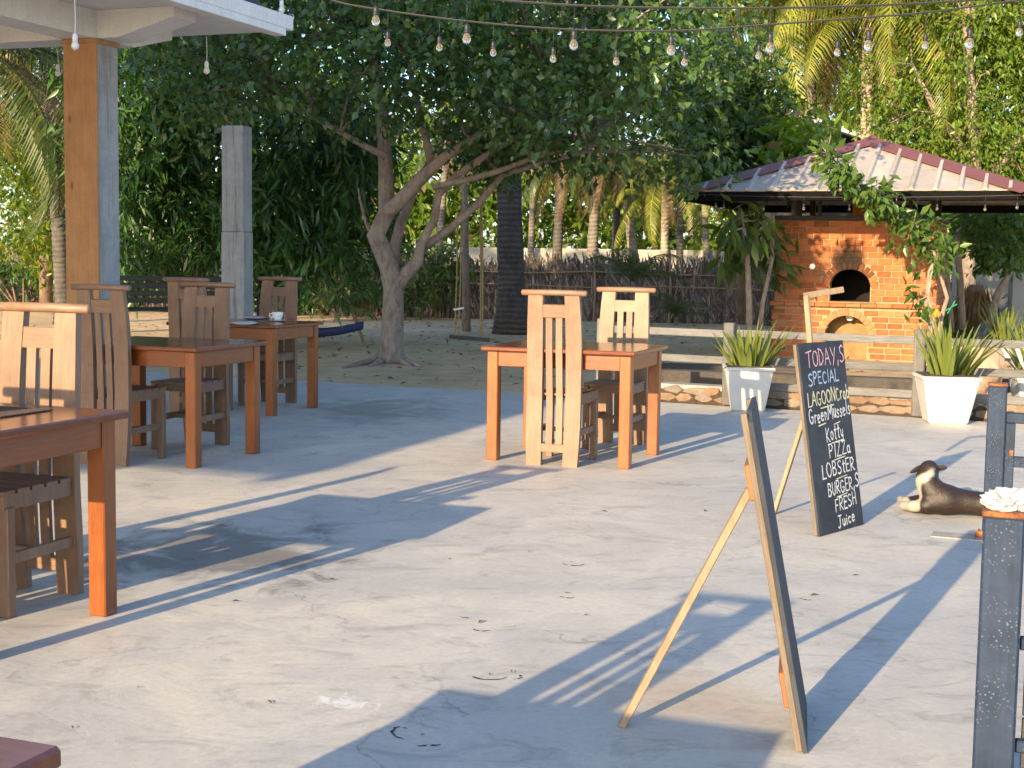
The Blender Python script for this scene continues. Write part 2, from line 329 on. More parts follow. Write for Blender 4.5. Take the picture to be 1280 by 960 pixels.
def leaf(name, dark, light, trans=0.35, gloss=0.35, brown=None, pbrown=0.05):
    m = bpy.data.materials.new(name); m.use_nodes = True; MATS[name] = m; nt = m.node_tree
    b = nt.nodes['Principled BSDF']; out = nt.nodes['Material Output']
    g = nt.nodes.new('ShaderNodeNewGeometry'); rp = g.outputs['Random Per Island']
    stops = [(0.0, dark), (0.6, tuple((a + c) / 2 for a, c in zip(dark, light))), (1.0 - pbrown - 0.01, light)]
    if brown: stops.append((1.0 - pbrown + 0.01, brown))
    c = ramp(nt, rp, stops)
    big = noise(nt, coords(nt), 0.55, 1, 0.5)
    c = mixc(nt, 1.0, c, ramp(nt, big, [(0.35, (0.80, 0.84, 0.85)), (0.65, (1.12, 1.08, 0.95))]), 'MULTIPLY')
    L(nt, c, b.inputs['Base Color']); b.inputs['Roughness'].default_value = 0.34; b.inputs['Specular IOR Level'].default_value = gloss
    t = nt.nodes.new('ShaderNodeBsdfTranslucent')
    hs = nt.nodes.new('ShaderNodeHueSaturation'); hs.inputs['Saturation'].default_value = 1.15; hs.inputs['Value'].default_value = 1.5; hs.inputs['Hue'].default_value = 0.488
    L(nt, c, hs.inputs['Color']); L(nt, hs.outputs[0], t.inputs['Color'])
    ms = nt.nodes.new('ShaderNodeMixShader'); ms.inputs[0].default_value = trans
    L(nt, b.outputs[0], ms.inputs[1]); L(nt, t.outputs[0], ms.inputs[2]); L(nt, ms.outputs[0], out.inputs[0])
leaf('leaf_fig', (0.035, 0.085, 0.020), (0.115, 0.20, 0.050), 0.3, 0.6)
leaf('leaf_mango', (0.024, 0.074, 0.020), (0.075, 0.17, 0.038), 0.28, 0.5)
leaf('leaf_bright', (0.085, 0.165, 0.02), (0.21, 0.285, 0.05), 0.4, 0.3, (0.22, 0.16, 0.09), 0.06)
leaf('leaf_yellow', (0.06, 0.125, 0.015), (0.17, 0.22, 0.025), 0.4, 0.3, (0.34, 0.26, 0.03), 0.05)
leaf('leaf_mid', (0.04, 0.085, 0.02), (0.10, 0.155, 0.035), 0.35, 0.35)
leaf('leaf_vine', (0.05, 0.115, 0.022), (0.115, 0.19, 0.045), 0.35, 0.4)
leaf('leaf_agave', (0.13, 0.175, 0.04), (0.27, 0.29, 0.075), 0.2, 0.3)
leaf('leaf_dry', (0.14, 0.075, 0.025), (0.34, 0.19, 0.06), 0.3, 0.2)
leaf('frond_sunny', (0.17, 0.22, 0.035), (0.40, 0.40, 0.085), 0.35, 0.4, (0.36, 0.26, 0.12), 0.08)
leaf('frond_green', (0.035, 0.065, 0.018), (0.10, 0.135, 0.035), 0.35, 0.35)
leaf('frond_dry', (0.13, 0.085, 0.045), (0.30, 0.21, 0.11), 0.3, 0.2)
leaf('grass_blade', (0.075, 0.12, 0.02), (0.17, 0.20, 0.035), 0.35, 0.2)
def fur_body():
    m, nt, b = nmat('dog_fur'); n = noise(nt, coords(nt, (1, 1, 1)), 70, 4, 0.7); n2 = noise(nt, coords(nt), 6, 4)
    c = ramp(nt, n2, [(0.35, (0.010, 0.0075, 0.007)), (0.65, (0.034, 0.018, 0.012))])
    L(nt, mixc(nt, 1.0, c, ramp(nt, n, [(0.3, 0.6), (0.7, 1.3)]), 'MULTIPLY'), b.inputs['Base Color'])
    at_ = nt.nodes.new('ShaderNodeAttribute'); at_.attribute_name = 'coat'
    L(nt, mixc(nt, at_.outputs['Fac'], mixc(nt, 1.0, c, ramp(nt, n, [(0.3, 0.6), (0.7, 1.3)]), 'MULTIPLY'), (0.34, 0.31, 0.26)), b.inputs['Base Color'])
    b.inputs['Roughness'].default_value = 0.5; bump(nt, b, n, 0.5, 0.006)
fur_body()
def glass_bulb():
    m, nt, b = nmat('bulb_glass'); b.inputs['Base Color'].default_value = (0.72, 0.66, 0.56, 1); b.inputs['Roughness'].default_value = 0.05
    b.inputs['Transmission Weight'].default_value = 0.9; b.inputs['IOR'].default_value = 1.3
glass_bulb()

# ------------------------------------------------------------------ geometry helpers
def link(o, parent=None):
    COL.objects.link(o)
    if parent is not None: o.parent = parent
    return o
def tag(o, label=None, cat=None, group=None, kind=None):
    if label: o['label'] = label
    if cat: o['category'] = cat
    if group: o['group'] = group
    if kind: o['kind'] = kind
    return o
def empty(name, loc=(0, 0, 0), rz=0.0, label=None, cat=None, group=None):
    o = bpy.data.objects.new(name, None); o.empty_display_size = 0.1; o.location = loc; o.rotation_euler = (0, 0, rz)
    link(o); return tag(o, label, cat, group)
def copy_tree(o, parent=None):
    c = o.copy(); link(c); c.parent = parent
    for ch in list(o.children): copy_tree(ch, c)
    return c
class MB:
    def __init__(s): s.bm = bmesh.new()
    def box(s, c, size, rot=None, bev=0.0, taper=None):
        """box centred at c; rot = 3x3 matrix; taper = (tx, ty) scale of the top face"""
        m = Matrix.Translation(Vector(c))
        if rot is not None: m = m @ (rot.to_4x4() if len(rot) == 3 else rot)
        g = bmesh.ops.create_cube(s.bm, size=1.0)
        for v in g['verts']:
            p = Vector((v.co.x * size[0], v.co.y * size[1], v.co.z * size[2]))
            if taper and v.co.z > 0: p.x *= taper[0]; p.y *= taper[1]
            v.co = m @ p
        if bev:
            es = list({e for v in g['verts'] for e in v.link_edges})
            bmesh.ops.bevel(s.bm, geom=es, offset=bev, segments=1, affect='EDGES', profile=0.5)
        return s
    def tube(s, pts, rad, n=8, cap=True):
        pts = [Vector(p) for p in pts]
        if isinstance(rad, (int, float)): rad = [rad] * len(pts)
        rings = []; up = None
        for i, p in enumerate(pts):
            t = (pts[min(i + 1, len(pts) - 1)] - pts[max(i - 1, 0)])
            if t.length < 1e-9: t = Vector((0, 0, 1))
            t.normalize()
            if up is None:
                up = Vector((1, 0, 0)) if abs(t.x) < 0.8 else Vector((0, 1, 0))
            a = (up - t * up.dot(t)).normalized(); up = a; b = t.cross(a)
            rings.append([s.bm.verts.new(p + (a * math.cos(k * 2 * math.pi / n) + b * math.sin(k * 2 * math.pi / n)) * rad[i]) for k in range(n)])
        for r0, r1 in zip(rings, rings[1:]):
            for k in range(n): s.bm.faces.new((r0[k], r0[(k + 1) % n], r1[(k + 1) % n], r1[k]))
        if cap:
            s.bm.faces.new(list(reversed(rings[0]))); s.bm.faces.new(rings[-1])
        return s
    def lathe(s, prof, c=(0, 0, 0), n=16):
        c = Vector(c); rings = []
        for r, z in prof:
            rings.append([s.bm.verts.new(c + Vector((r * math.cos(k * 2 * math.pi / n), r * math.sin(k * 2 * math.pi / n), z))) for k in range(n)])
        for r0, r1 in zip(rings, rings[1:]):
            for k in range(n): s.bm.faces.new((r0[k], r0[(k + 1) % n], r1[(k + 1) % n], r1[k]))
        s.bm.faces.new(list(reversed(rings[0]))); s.bm.faces.new(rings[-1])
        return s
    def poly(s, pts, thick):
        """polygon prism: pts list of Vectors, extruded by vector thick"""
        a = [s.bm.verts.new(Vector(p)) for p in pts]; b = [s.bm.verts.new(Vector(p) + Vector(thick)) for p in pts]
        n = len(a); s.bm.faces.new(a); s.bm.faces.new(list(reversed(b)))
        for i in range(n): s.bm.faces.new((a[(i + 1) % n], a[i], b[i], b[(i + 1) % n]))
        return s
    def board(s, sect, half_w, thick):
        """curved board: sect = list of (y, z, x0, x1); thickness along y"""
        rings = []
        for y, z, x0, x1 in sect:
            rings.append([s.bm.verts.new(q) for q in ((x0, y - thick / 2, z), (x1, y - thick / 2, z), (x1, y + thick / 2, z), (x0, y + thick / 2, z))])
        for r0, r1 in zip(rings, rings[1:]):
            for k in range(4): s.bm.faces.new((r0[k], r0[(k + 1) % 4], r1[(k + 1) % 4], r1[k]))
        s.bm.faces.new(list(reversed(rings[0]))); s.bm.faces.new(rings[-1]); return s
    def build(s, name, mat, parent=None, smooth=False):
        me = bpy.data.meshes.new(name); bmesh.ops.recalc_face_normals(s.bm, faces=s.bm.faces)
        s.bm.to_mesh(me); s.bm.free(); me.materials.append(MATS[mat])
        if smooth: me.polygons.foreach_set('use_smooth', [True] * len(me.polygons))
        o = bpy.data.objects.new(name, me); return link(o, parent)
def rot_to(t, up=Z):
    """3x3 whose local z is t and local x is as horizontal as possible"""
    t = Vector(t).normalized(); x = up.cross(t)
    x = x.normalized() if x.length > 1e-6 else Vector((1, 0, 0)); y = t.cross(x)
    return Matrix((x, y, t)).transposed()
def bar(mb, p, q, w, d, bev=0.0, up=Z):
    p = Vector(p); q = Vector(q); return mb.box((p + q) / 2, (w, d, (q - p).length), rot_to(q - p, up), bev)
def np_mesh(name, verts, faces, mat, parent=None):
    """verts (n,3), faces (m,k) constant k"""
    me = bpy.data.meshes.new(name); k = faces.shape[1]
    me.vertices.add(len(verts)); me.vertices.foreach_set('co', verts.astype(np.float32).ravel())
    me.loops.add(faces.size); me.loops.foreach_set('vertex_index', faces.astype(np.int32).ravel())
    me.polygons.add(len(faces)); me.polygons.foreach_set('loop_start', np.arange(0, faces.size, k, dtype=np.int32))
    me.polygons.foreach_set('loop_total', np.full(len(faces), k, dtype=np.int32))
    me.update(calc_edges=True); me.materials.append(MATS[mat])
    o = bpy.data.objects.new(name, me); return link(o, parent)

# leaves: pos (n,3), direction of the blade, size, aspect -> folded 2-triangle blades
def leaves_geo(pos, d, up, size, aspect, fold=0.25, droop=0.0):
    n = len(pos); d = d / np.linalg.norm(d, axis=1, keepdims=True)
    s = np.cross(d, up); s /= (np.linalg.norm(s, axis=1, keepdims=True) + 1e-9); nn = np.cross(s, d)
    sz = size[:, None]; w = sz * aspect * 0.5
    base = pos; tip = pos + d * sz - nn * sz * droop; mid = pos + d * sz * 0.45
    Lf = mid + s * w + nn * w * fold; Rt = mid - s * w + nn * w * fold
    v = np.stack([base, Lf, tip, Rt], axis=1).reshape(-1, 3)
    i = np.arange(n)[:, None] * 4
    f = np.concatenate([i + np.array([[0, 2, 1]]), i + np.array([[0, 3, 2]])], axis=1).reshape(-1, 3)
    return v, f
def sprig_cloud(clumps, leaf_size, aspect, per_sprig=7, sprig_len=0.35, droop=0.5, seed=1, shell=0.55, flat=0.5):
    """clumps: list of (cx,cy,cz, rx,ry,rz, n_leaves) -> leaf verts, faces; leaves sit along short twigs"""
    g = np.random.default_rng(seed); P = []; Dv = []; Sz = []
    for (cx, cy, cz, rx, ry, rz, n) in clumps:
        ns = max(1, int(n / per_sprig))
        q = g.normal(size=(ns, 3)); q /= np.linalg.norm(q, axis=1, keepdims=True)
        rad = (shell + (1 - shell) * g.random((ns, 1))) ** 0.8 * (0.85 + 0.35 * g.random((ns, 1)))
        inner = g.random((ns, 1)) < 0.3; rad = np.where(inner, rad * g.random((ns, 1)) ** 0.5, rad)
        c = np.array([cx, cy, cz]) + q * rad * np.array([rx, ry, rz])
        tw = q * 0.7 + g.normal(size=(ns, 3)) * 0.6; tw[:, 2] -= droop * 0.7
        tw /= np.linalg.norm(tw, axis=1, keepdims=True)
        for k in range(per_sprig):
            t = (k + 0.3) / per_sprig
            p = c + tw * (t * sprig_len) + g.normal(size=(ns, 3)) * leaf_size * 0.25
            dd = tw * 0.7 + g.normal(size=(ns, 3)) * 0.75; dd[:, 2] -= droop
            P.append(p); Dv.append(dd); Sz.append(leaf_size * (0.65 + 0.7 * g.random(ns)))
    P = np.concatenate(P); Dv = np.concatenate(Dv); Sz = np.concatenate(Sz)
    up = g.normal(size=P.shape) * 0.8; up[:, 2] += 1.0
    return leaves_geo(P, Dv, up, Sz, aspect)
def crown(name, clumps, leaf_size, aspect, mat, parent, **k):
    v, f = sprig_cloud(clumps, leaf_size, aspect, **k)
    return np_mesh(name, v, f, mat, parent)
def scatter_clumps(n, cfun, rlo, rhi, leaves, flat=0.75, seed=0):
    g = random.Random(seed); out = []
    for i in range(n):
        p = cfun(g); r = g.uniform(rlo, rhi); out.append((p.x, p.y, p.z, r, r, r * flat, int(leaves * (r / rhi) ** 2)))
    return out
def limbs_to(mb, clumps, anchors, rad=0.02, seed=0, every=1):
    g = random.Random(seed)
    for i, c in enumerate(clumps):
        if i % every: continue
        p = Vector(c[:3]); a = min(anchors, key=lambda q: (q - p).length)
        m = (a + p) / 2 + Vector((g.uniform(-.15, .15), g.uniform(-.15, .15), g.uniform(-.05, .2)))
        mb.tube([a, m, p], [rad, rad * .7, rad * .3], 5, False)

# ------------------------------------------------------------------ ground, terrace
def sheet_poly(name, pts, z, mat, thick=0.0, kind='structure'):
    mb = MB()
    if thick: mb.poly([Vector((p[0], p[1], z)) for p in pts], (0, 0, -thick))
    else: mb.bm.faces.new([mb.bm.verts.new((p[0], p[1], z)) for p in pts])
    return tag(mb.build(name, mat), kind=kind)
sheet_poly('ground', [(-300, -60), (300, -60), (300, 500), (-300, 500)], -0.05, 'sand')
E1, E2 = gnd(399, 477), gnd(1230, 527)             # far edge of the concrete terrace
ED = (E2 - E1).normalized(); EN = Vector((-ED.y, ED.x, 0))
TL_ = E1 - ED * 11; TR_ = E1 + ED * 22
tp = [TL_ - EN * 28, TR_ - EN * 28, TR_, TL_]
sheet_poly('terrace', [(p.x, p.y) for p in tp], 0.0, 'terrace_concrete', 0.3)
gl = sheet_poly('lawn', [(-40, 37), (4.5, 31.5), (9.5, 24.5), (30, 22), (60, 60), (-60, 70)], -0.046, 'lawn_ground')

# ------------------------------------------------------------------ the guesthouse: roof slab, column, added unseen upper storey
COLP = at(119, 300, 11.5); COLP.z = 0
SLZ = 3.25
def W(u, v, z, o=COLP): return Vector((o.x, o.y, 0)) + U * u + V * v + Vector((0, 0, z))
house = empty('guesthouse', (COLP.x, COLP.y, 0), ROT_V, 'white painted guesthouse with overhanging concrete roof slab and timber-clad corner column', 'building')
# local frame of house: x = U, y = V
cs = 0.28
mb = MB(); mb.box((0, 0, 1.515), (cs, cs, 3.03), bev=0.008); mb.build('column', 'column_concrete', house)
mb = MB(); mb.box((-0.002, -cs / 2 - 0.016, 1.505), (cs + 0.035, 0.03, 3.00), bev=0.003); mb.build('timber_cladding', 'column_cladding', house)
mb = MB(); mb.box((-0.002, -cs / 2 - 0.022, 3.012), (cs + 0.05, 0.05, 0.035), bev=0.003); mb.box((cs / 2 + 0.008, -0.01, 3.012), (0.015, cs + 0.02, 0.035)); mb.build('cap_trim', 'column_cladding', house)
UO, VO = 1.17, 1.19                                   # overhang beyond the column
mb = MB(); mb.box((UO - 4.0, VO - 7.3, SLZ + 0.06), (8.0, 14.6, 0.12), bev=0.008); mb.build('roof_slab', 'painted_slab', house)
def beam(pts, wvec, name='beam'):
    m = MB(); m.poly(pts, wvec); return m.build(name, 'painted_slab', house)
w = 0.30; h0, h1 = 3.03, 3.17
beam([Vector((-7.5, -w / 2, SLZ - .002)), Vector((UO - .30, -w / 2, SLZ - .002)), Vector((UO - .30, -w / 2, h1)), Vector((0.35, -w / 2, h0 + .003)), Vector((-7.5, -w / 2, h0 + .003))], (0, w, 0))
beam([Vector((-w / 2, -13.0, SLZ - .002)), Vector((-w / 2, VO - .30, SLZ - .002)), Vector((-w / 2, VO - .30, h1)), Vector((-w / 2, 0.35, h0)), Vector((-w / 2, -13.0, h0))], (w, 0, 0))
mb = MB(); mb.box((UO - .06, VO - 7.3 - .06, SLZ - .03), (.119, 14.47, .06), bev=.005); mb.build('drip_edge', 'painted_slab', house)
for k in (1, 2, 3):
    mb = MB(); mb.box((0, -3.9 * k, 1.515), (cs, cs, 3.03), bev=0.008); mb.build('column', 'column_concrete', house)
mb = MB(); mb.box((-4.6, -6.5, 1.6), (0.2, 12.5, 3.2)); mb.build('rear_wall', 'house_wall', house)
mb = MB(); mb.box((UO - 1.2 - 3.1, -7.3 - .35, SLZ + .12 + 2.4), (6.2, 12.6, 4.8), bev=.01); wl_ = mb.build('added_upper_wall', 'house_wall', house)  # unseen upper storey, added and set back to shade the trees and yard
for k in range(4):
    mb = MB(); mb.box((UO - 1.2 + .004, -3.1 - 3.0 * k, SLZ + 2.0), (.06, 1.1, 1.3), bev=.005); wo = mb.build('window', 'dark_steel', house)
    for s_ in (-1, 1):
        m2 = MB(); m2.box((UO - 1.2 + .04, -3.1 - 3.0 * k + s_ * .26, SLZ + 2.0), (.02, .46, 1.2)); m2.build('pane', 'bulb_glass', wo)
mb = MB(); mb.box((UO - 1.0 - 3.3, -7.3, SLZ + .12 + 4.88), (6.8, 13.3, .16), bev=.01); mb.build('roof', 'painted_slab', house)
p0 = at(297, 1, 12.0); 
loc = house.matrix_world
db = MB(); q0 = W(UO - .10, VO - 1.05, SLZ + .12); q1 = W(UO - .10, VO - .42, SLZ + .12)
bar(db, q0 + Z * .11, q1 + Z * .11, .03, .22, .004)
tag(db.build('sign_board', 'dark_board'), 'dark weathered board standing on the edge of the roof slab', 'board')

gp = gnd(297, 470); gp.z = 0
mb = MB(); hgt = 2.72
mb.box((0, 0, hgt * .29), (.262, .262, hgt * .58), bev=.008); mb.build('x', 'grey_post')
low = bpy.data.objects['x']; low.name = 'lower_lift'
root = empty('concrete_post', gp, ROT_V * .6, 'freestanding unfinished grey concrete post behind the far dining table', 'post')
low.parent = root
mb = MB(); mb.box((0, 0, hgt * .79), (.25, .25, hgt * .42), bev=.01); mb.build('upper_lift', 'grey_post', root)
for sx in (-1, 1):
    for sy in (-1, 1):
        mb = MB(); mb.tube([(sx * .08, sy * .08, hgt - .01), (sx * .085, sy * .08, hgt + .05)], .006, 5); mb.build('rebar', 'rust', root)

# ------------------------------------------------------------------ tables
LW, WW, LEG, OV, TH = 0.91, 0.71, 0.075, 0.035, 0.76
def table_parts(root):
    lx, ly = LW + LEG, WW + LEG                         # leg outer rectangle; local x = U (long), y = V
    mb = MB(); mb.box((0, 0, TH - .0145), (lx + 2 * OV, ly + 2 * OV, .029), bev=.006); mb.build('table_top', 'table_top_wood', root)
    for sx in (-1, 1):
        for sy in (-1, 1):
            mb = MB(); mb.box((sx * (lx - LEG) / 2, sy * (ly - LEG) / 2, (TH - .03) / 2), (LEG, LEG, TH - .03), bev=.005)
            mb.build('leg', 'table_leg_wood', root)
    for sy in (-1, 1):
        mb = MB(); mb.box((0, sy * (ly / 2 - .022), TH - .03 - .05), (lx - 2 * LEG, .028, .10), bev=.003); mb.build('apron', 'table_rail_wood', root)
    for sx in (-1, 1):
        mb = MB(); mb.box((0, 0, 0), (ly - 2 * LEG, .028, .10), bev=.003); o = mb.build('apron', 'table_rail_wood', root)
        o.rotation_euler = (0, 0, math.pi / 2); o.location = (sx * (lx / 2 - .022), 0, TH - .03 - .05)
def near_to_centre(n): return n - U * (LW + LEG) / 2 + V * (WW + LEG) / 2
GT = 'square dining tables on the terrace'
tC = empty('dining_table', near_to_centre(gnd(785.8, 587.0)), ROT_V, 'reddish wooden dining table between the two sunlit chairs, nothing on its top', 'table', GT)
table_parts(tC)
def table(n, label):
    t = copy_tree(tC); t.location = n; t['label'] = label; return t
t2 = table(near_to_centre(gnd(244.5, 586)), 'bare wooden dining table between a chair by the timber-clad column and the paired chair backs')
t3 = table(near_to_centre(gnd(341.5, 520.5)), 'wooden dining table carrying the white cup and plates')
bleg = gnd(131.8, 772.0)
t1 = table(near_to_centre(bleg - V * WW), 'wooden dining table with a woven placemat')
c0 = gnd(80, 931, TH); c0.z = 0
t0 = table(c0 - U * (LW + LEG + 2 * OV) / 2 - V * (WW + LEG + 2 * OV) / 2, 'dark varnished table corner standing alone on the sunlit concrete')
t0.rotation_euler.z = ROT_V

# ------------------------------------------------------------------ chairs (origin: floor under the back posts, local y towards the seat front)
PROF = [(0, -.012), (.15, -.004), (.35, .008), (.45, .012), (.62, .012), (.75, .008), (.88, .0), (1.0, -.012), (1.105, -.024)]
def prof(z):
    for (z0, y0), (z1, y1) in zip(PROF, PROF[1:]):
        if z <= z1: return y0 + (y1 - y0) * (z - z0) / (z1 - z0)
    return PROF[-1][1]
GC = 'high-backed wooden chairs on the terrace'
def make_chair(label):
    r = empty('dining_chair', (0, 0, 0), 0, label, 'chair', GC)
    zs = [0, .12, .25, .35, .45, .54, .62, .70, .78, .86, .94, 1.02, 1.105]
    for s in (-1, 1):
        sect = []
        for z in zs:
            wv = .012 * math.sin(math.pi * min(1, z / 1.1)); xo = .174 + wv + .003 * math.sin(z * 9); xi = .074 + wv * .5
            sect.append((prof(z), z, *( (xi, xo) if s > 0 else (-xo, -xi))))
        mb = MB(); mb.board(sect, 0, .036); mb.build('back_post', 'chair_wood', r)
    for x in (-.034, .034):
        sect = [(prof(z) + .004, z, x - .022 + .006 * math.sin(z * 5.2 + .6), x + .022 + .006 * math.sin(z * 5.2 + .6)) for z in [.13] + zs[2:11] + [.975]]
        mb = MB(); mb.board(sect, 0, .02); mb.build('back_slat', 'chair_wood', r)
    yt = prof(1.11) - .005
    mb = MB(); mb.tube([(-.222, yt, 1.122), (-.215, yt, 1.122), (0, yt, 1.124), (.215, yt, 1.122), (.222, yt, 1.122)], [.012, .0195, .02, .0195, .012], 10); mb.build('crest_rail', 'chair_rail_wood', r, True)
    a = math.atan2(prof(1.04) - prof(.96), .08)
    mb = MB(); mb.box((0, prof(1.005), 1.005), (.175, .028, .085), Euler((-a, 0, 0)).to_matrix(), .003); mb.build('upper_rail', 'chair_rail_wood', r)
    mb = MB(); mb.box((0, prof(.115), .115), (.178, .028, .055), None, .003); mb.build('lower_rail', 'chair_rail_wood', r)
    for s in (-1, 1):
        mb = MB(); mb.box((s * .155, .385, .205), (.048, .045, .41), None, .004); mb.build('front_leg', 'chair_wood', r)
        mb = MB(); bar(mb, (s * .155, .02, .428), (s * .155, .41, .428), .032, .05, .003); mb.build('seat_rail', 'chair_wood', r)
        mb = MB(); bar(mb, (s * .155, .02, .215), (s * .155, .37, .215), .022, .034, .003); mb.build('side_stretcher', 'chair_wood', r)
    mb = MB(); mb.box((0, .385, .43), (.262, .03, .045), None, .003); mb.build('front_rail', 'chair_rail_wood', r)
    mb = MB(); mb.box((0, .2, .215), (.288, .03, .025), None, .003); mb.build('cross_stretcher', 'chair_rail_wood', r)
    for k in range(5):
        mb = MB(); mb.box((0, .065 + .08 * k, .4625), (.345, .068, .017), None, .003); mb.build('seat_slat', 'chair_rail_wood', r)
    return r
ch = make_chair('sunlit pale wooden chair pushed in with its back to the bare table, at its near long side')
first = [True]
def chair(p, away, label):
    """p = floor point under the middle of the back; away=True: faces V, False: faces -V"""
    global ch
    o = ch if first[0] else copy_tree(ch); first[0] = False
    o.location = (p.x, p.y, 0); o.rotation_euler = (0, 0, ROT_V if away else ROT_V + math.pi); o['label'] = label
    return o
ca = gnd(723.3, 584.6) - U * .183 + V * .018
chair(ca, True, 'sunlit pale wooden chair whose full back hides part of the bare reddish table')
fb = tC.location + V * (WW / 2 + .46) + U * .10
cb = chair(fb, False, 'sunlit pale wooden chair facing across the reddish table towards the chair opposite')
cc = gnd(284, 557) - U * .183 + V * .02
chair(cc, False, 'shaded brown chair with its seat under the bare table, back to the cup table')
ce = gnd(160, 583.5) - U * .183 + V * .018
chair(ce, True, 'shaded wooden chair with wavy back posts beside the timber-clad column')
cd = t3.location - V * (WW / 2 + .20) - U * .22
chair(cd, True, 'shaded chair back almost hidden behind another, pulled up to the table with the cup')
cf = gnd(369, 504.5) - U * .183 + V * .02
chair(cf, False, 'shaded chair behind the white cup at the far side of its table')
ch1 = gnd(97, 745) - U * .183 + V * .02
chair(ch1, False, 'pale chair with sunlit back and dark seat behind the placemat table')
c00 = t0.location + V * (WW / 2 + .30) - U * .13
chair(c00, False, 'chair at the lone dark table whose slatted shadow falls across the concrete')

c11 = t1.location - V * (WW / 2 + .22) - U * .12
chair(c11, True, 'chair on the side of the placemat table away from the other chair')
c12 = t1.location - U * (LW / 2 + .30) + V * .03
o = chair(c12, True, 'chair at the short end of the placemat table'); o.rotation_euler.z = ROT_V - math.pi / 2
# things on the tables
def cup():
    p = gnd(347, 402, TH); r = empty('cup', (p.x, p.y, TH), 0.4, 'white cup and saucer with a teaspoon on the wooden table', 'cup')
    mb = MB(); mb.lathe([(.03, 0.001), (.045, .004), (.075, .014), (.078, .017), (.04, .012), (.0, .011)][:5] + [(.004, .0115)], n=24); mb.build('saucer', 'white_ceramic', r, True)
    mb = MB(); mb.lathe([(.024, .012), (.03, .016), (.046, .05), (.05, .082), (.046, .082), (.04, .05), (.022, .022), (.003, .02)], n=24); c = mb.build('bowl', 'white_ceramic', r, True)
    mb = MB(); mb.tube([(-.044, 0, .07), (-.068, 0, .068), (-.074, 0, .05), (-.06, 0, .034), (-.038, 0, .034)], .005, 8); mb.build('handle', 'white_ceramic', c, True)
    mb = MB(); mb.tube([(.02, 0, .03), (.036, .01, .09), (.05, .018, .15)], [.004, .0025, .005], 6); mb.build('teaspoon', 'dark_steel', r, True)
cup()
def plate(px, py, rz, label):
    p = gnd(px, py, TH); r = empty('napkin_plate', (p.x, p.y, TH), rz, label, 'plate')
    mb = MB(); mb.lathe([(.05, .001), (.07, .004), (.105, .016), (.108, .019), (.07, .009), (.004, .007)], n=28); mb.build('dish', 'white_ceramic', r, True)
    mb = MB(); mb.box((0, 0, .018), (.17, .11, .012), Euler((.05, -.03, .2)).to_matrix(), .004); mb.build('folded_napkin', 'tissue', r)
plate(306, 406, .3, 'white plate with folded napkin on the side near the paired chair backs')
plate(318, 399, 1.0, 'white plate with folded napkin standing between the other plate and the cup')
pm = gnd(12, 514, TH)
mb = MB()
for i in range(22): mb.box((-.2 + .0191 * i, 0, .003), (.016, .28, .004))
for j in range(14): mb.box((0, -.13 + .02 * j, .005), (.42, .009, .003))
o = mb.build('placemat', 'placemat'); o.location = (pm.x - .10, pm.y - .02, TH); o.rotation_euler.z = ROT_V; tag(o, 'dark woven placemat lying on the wooden table', 'placemat')

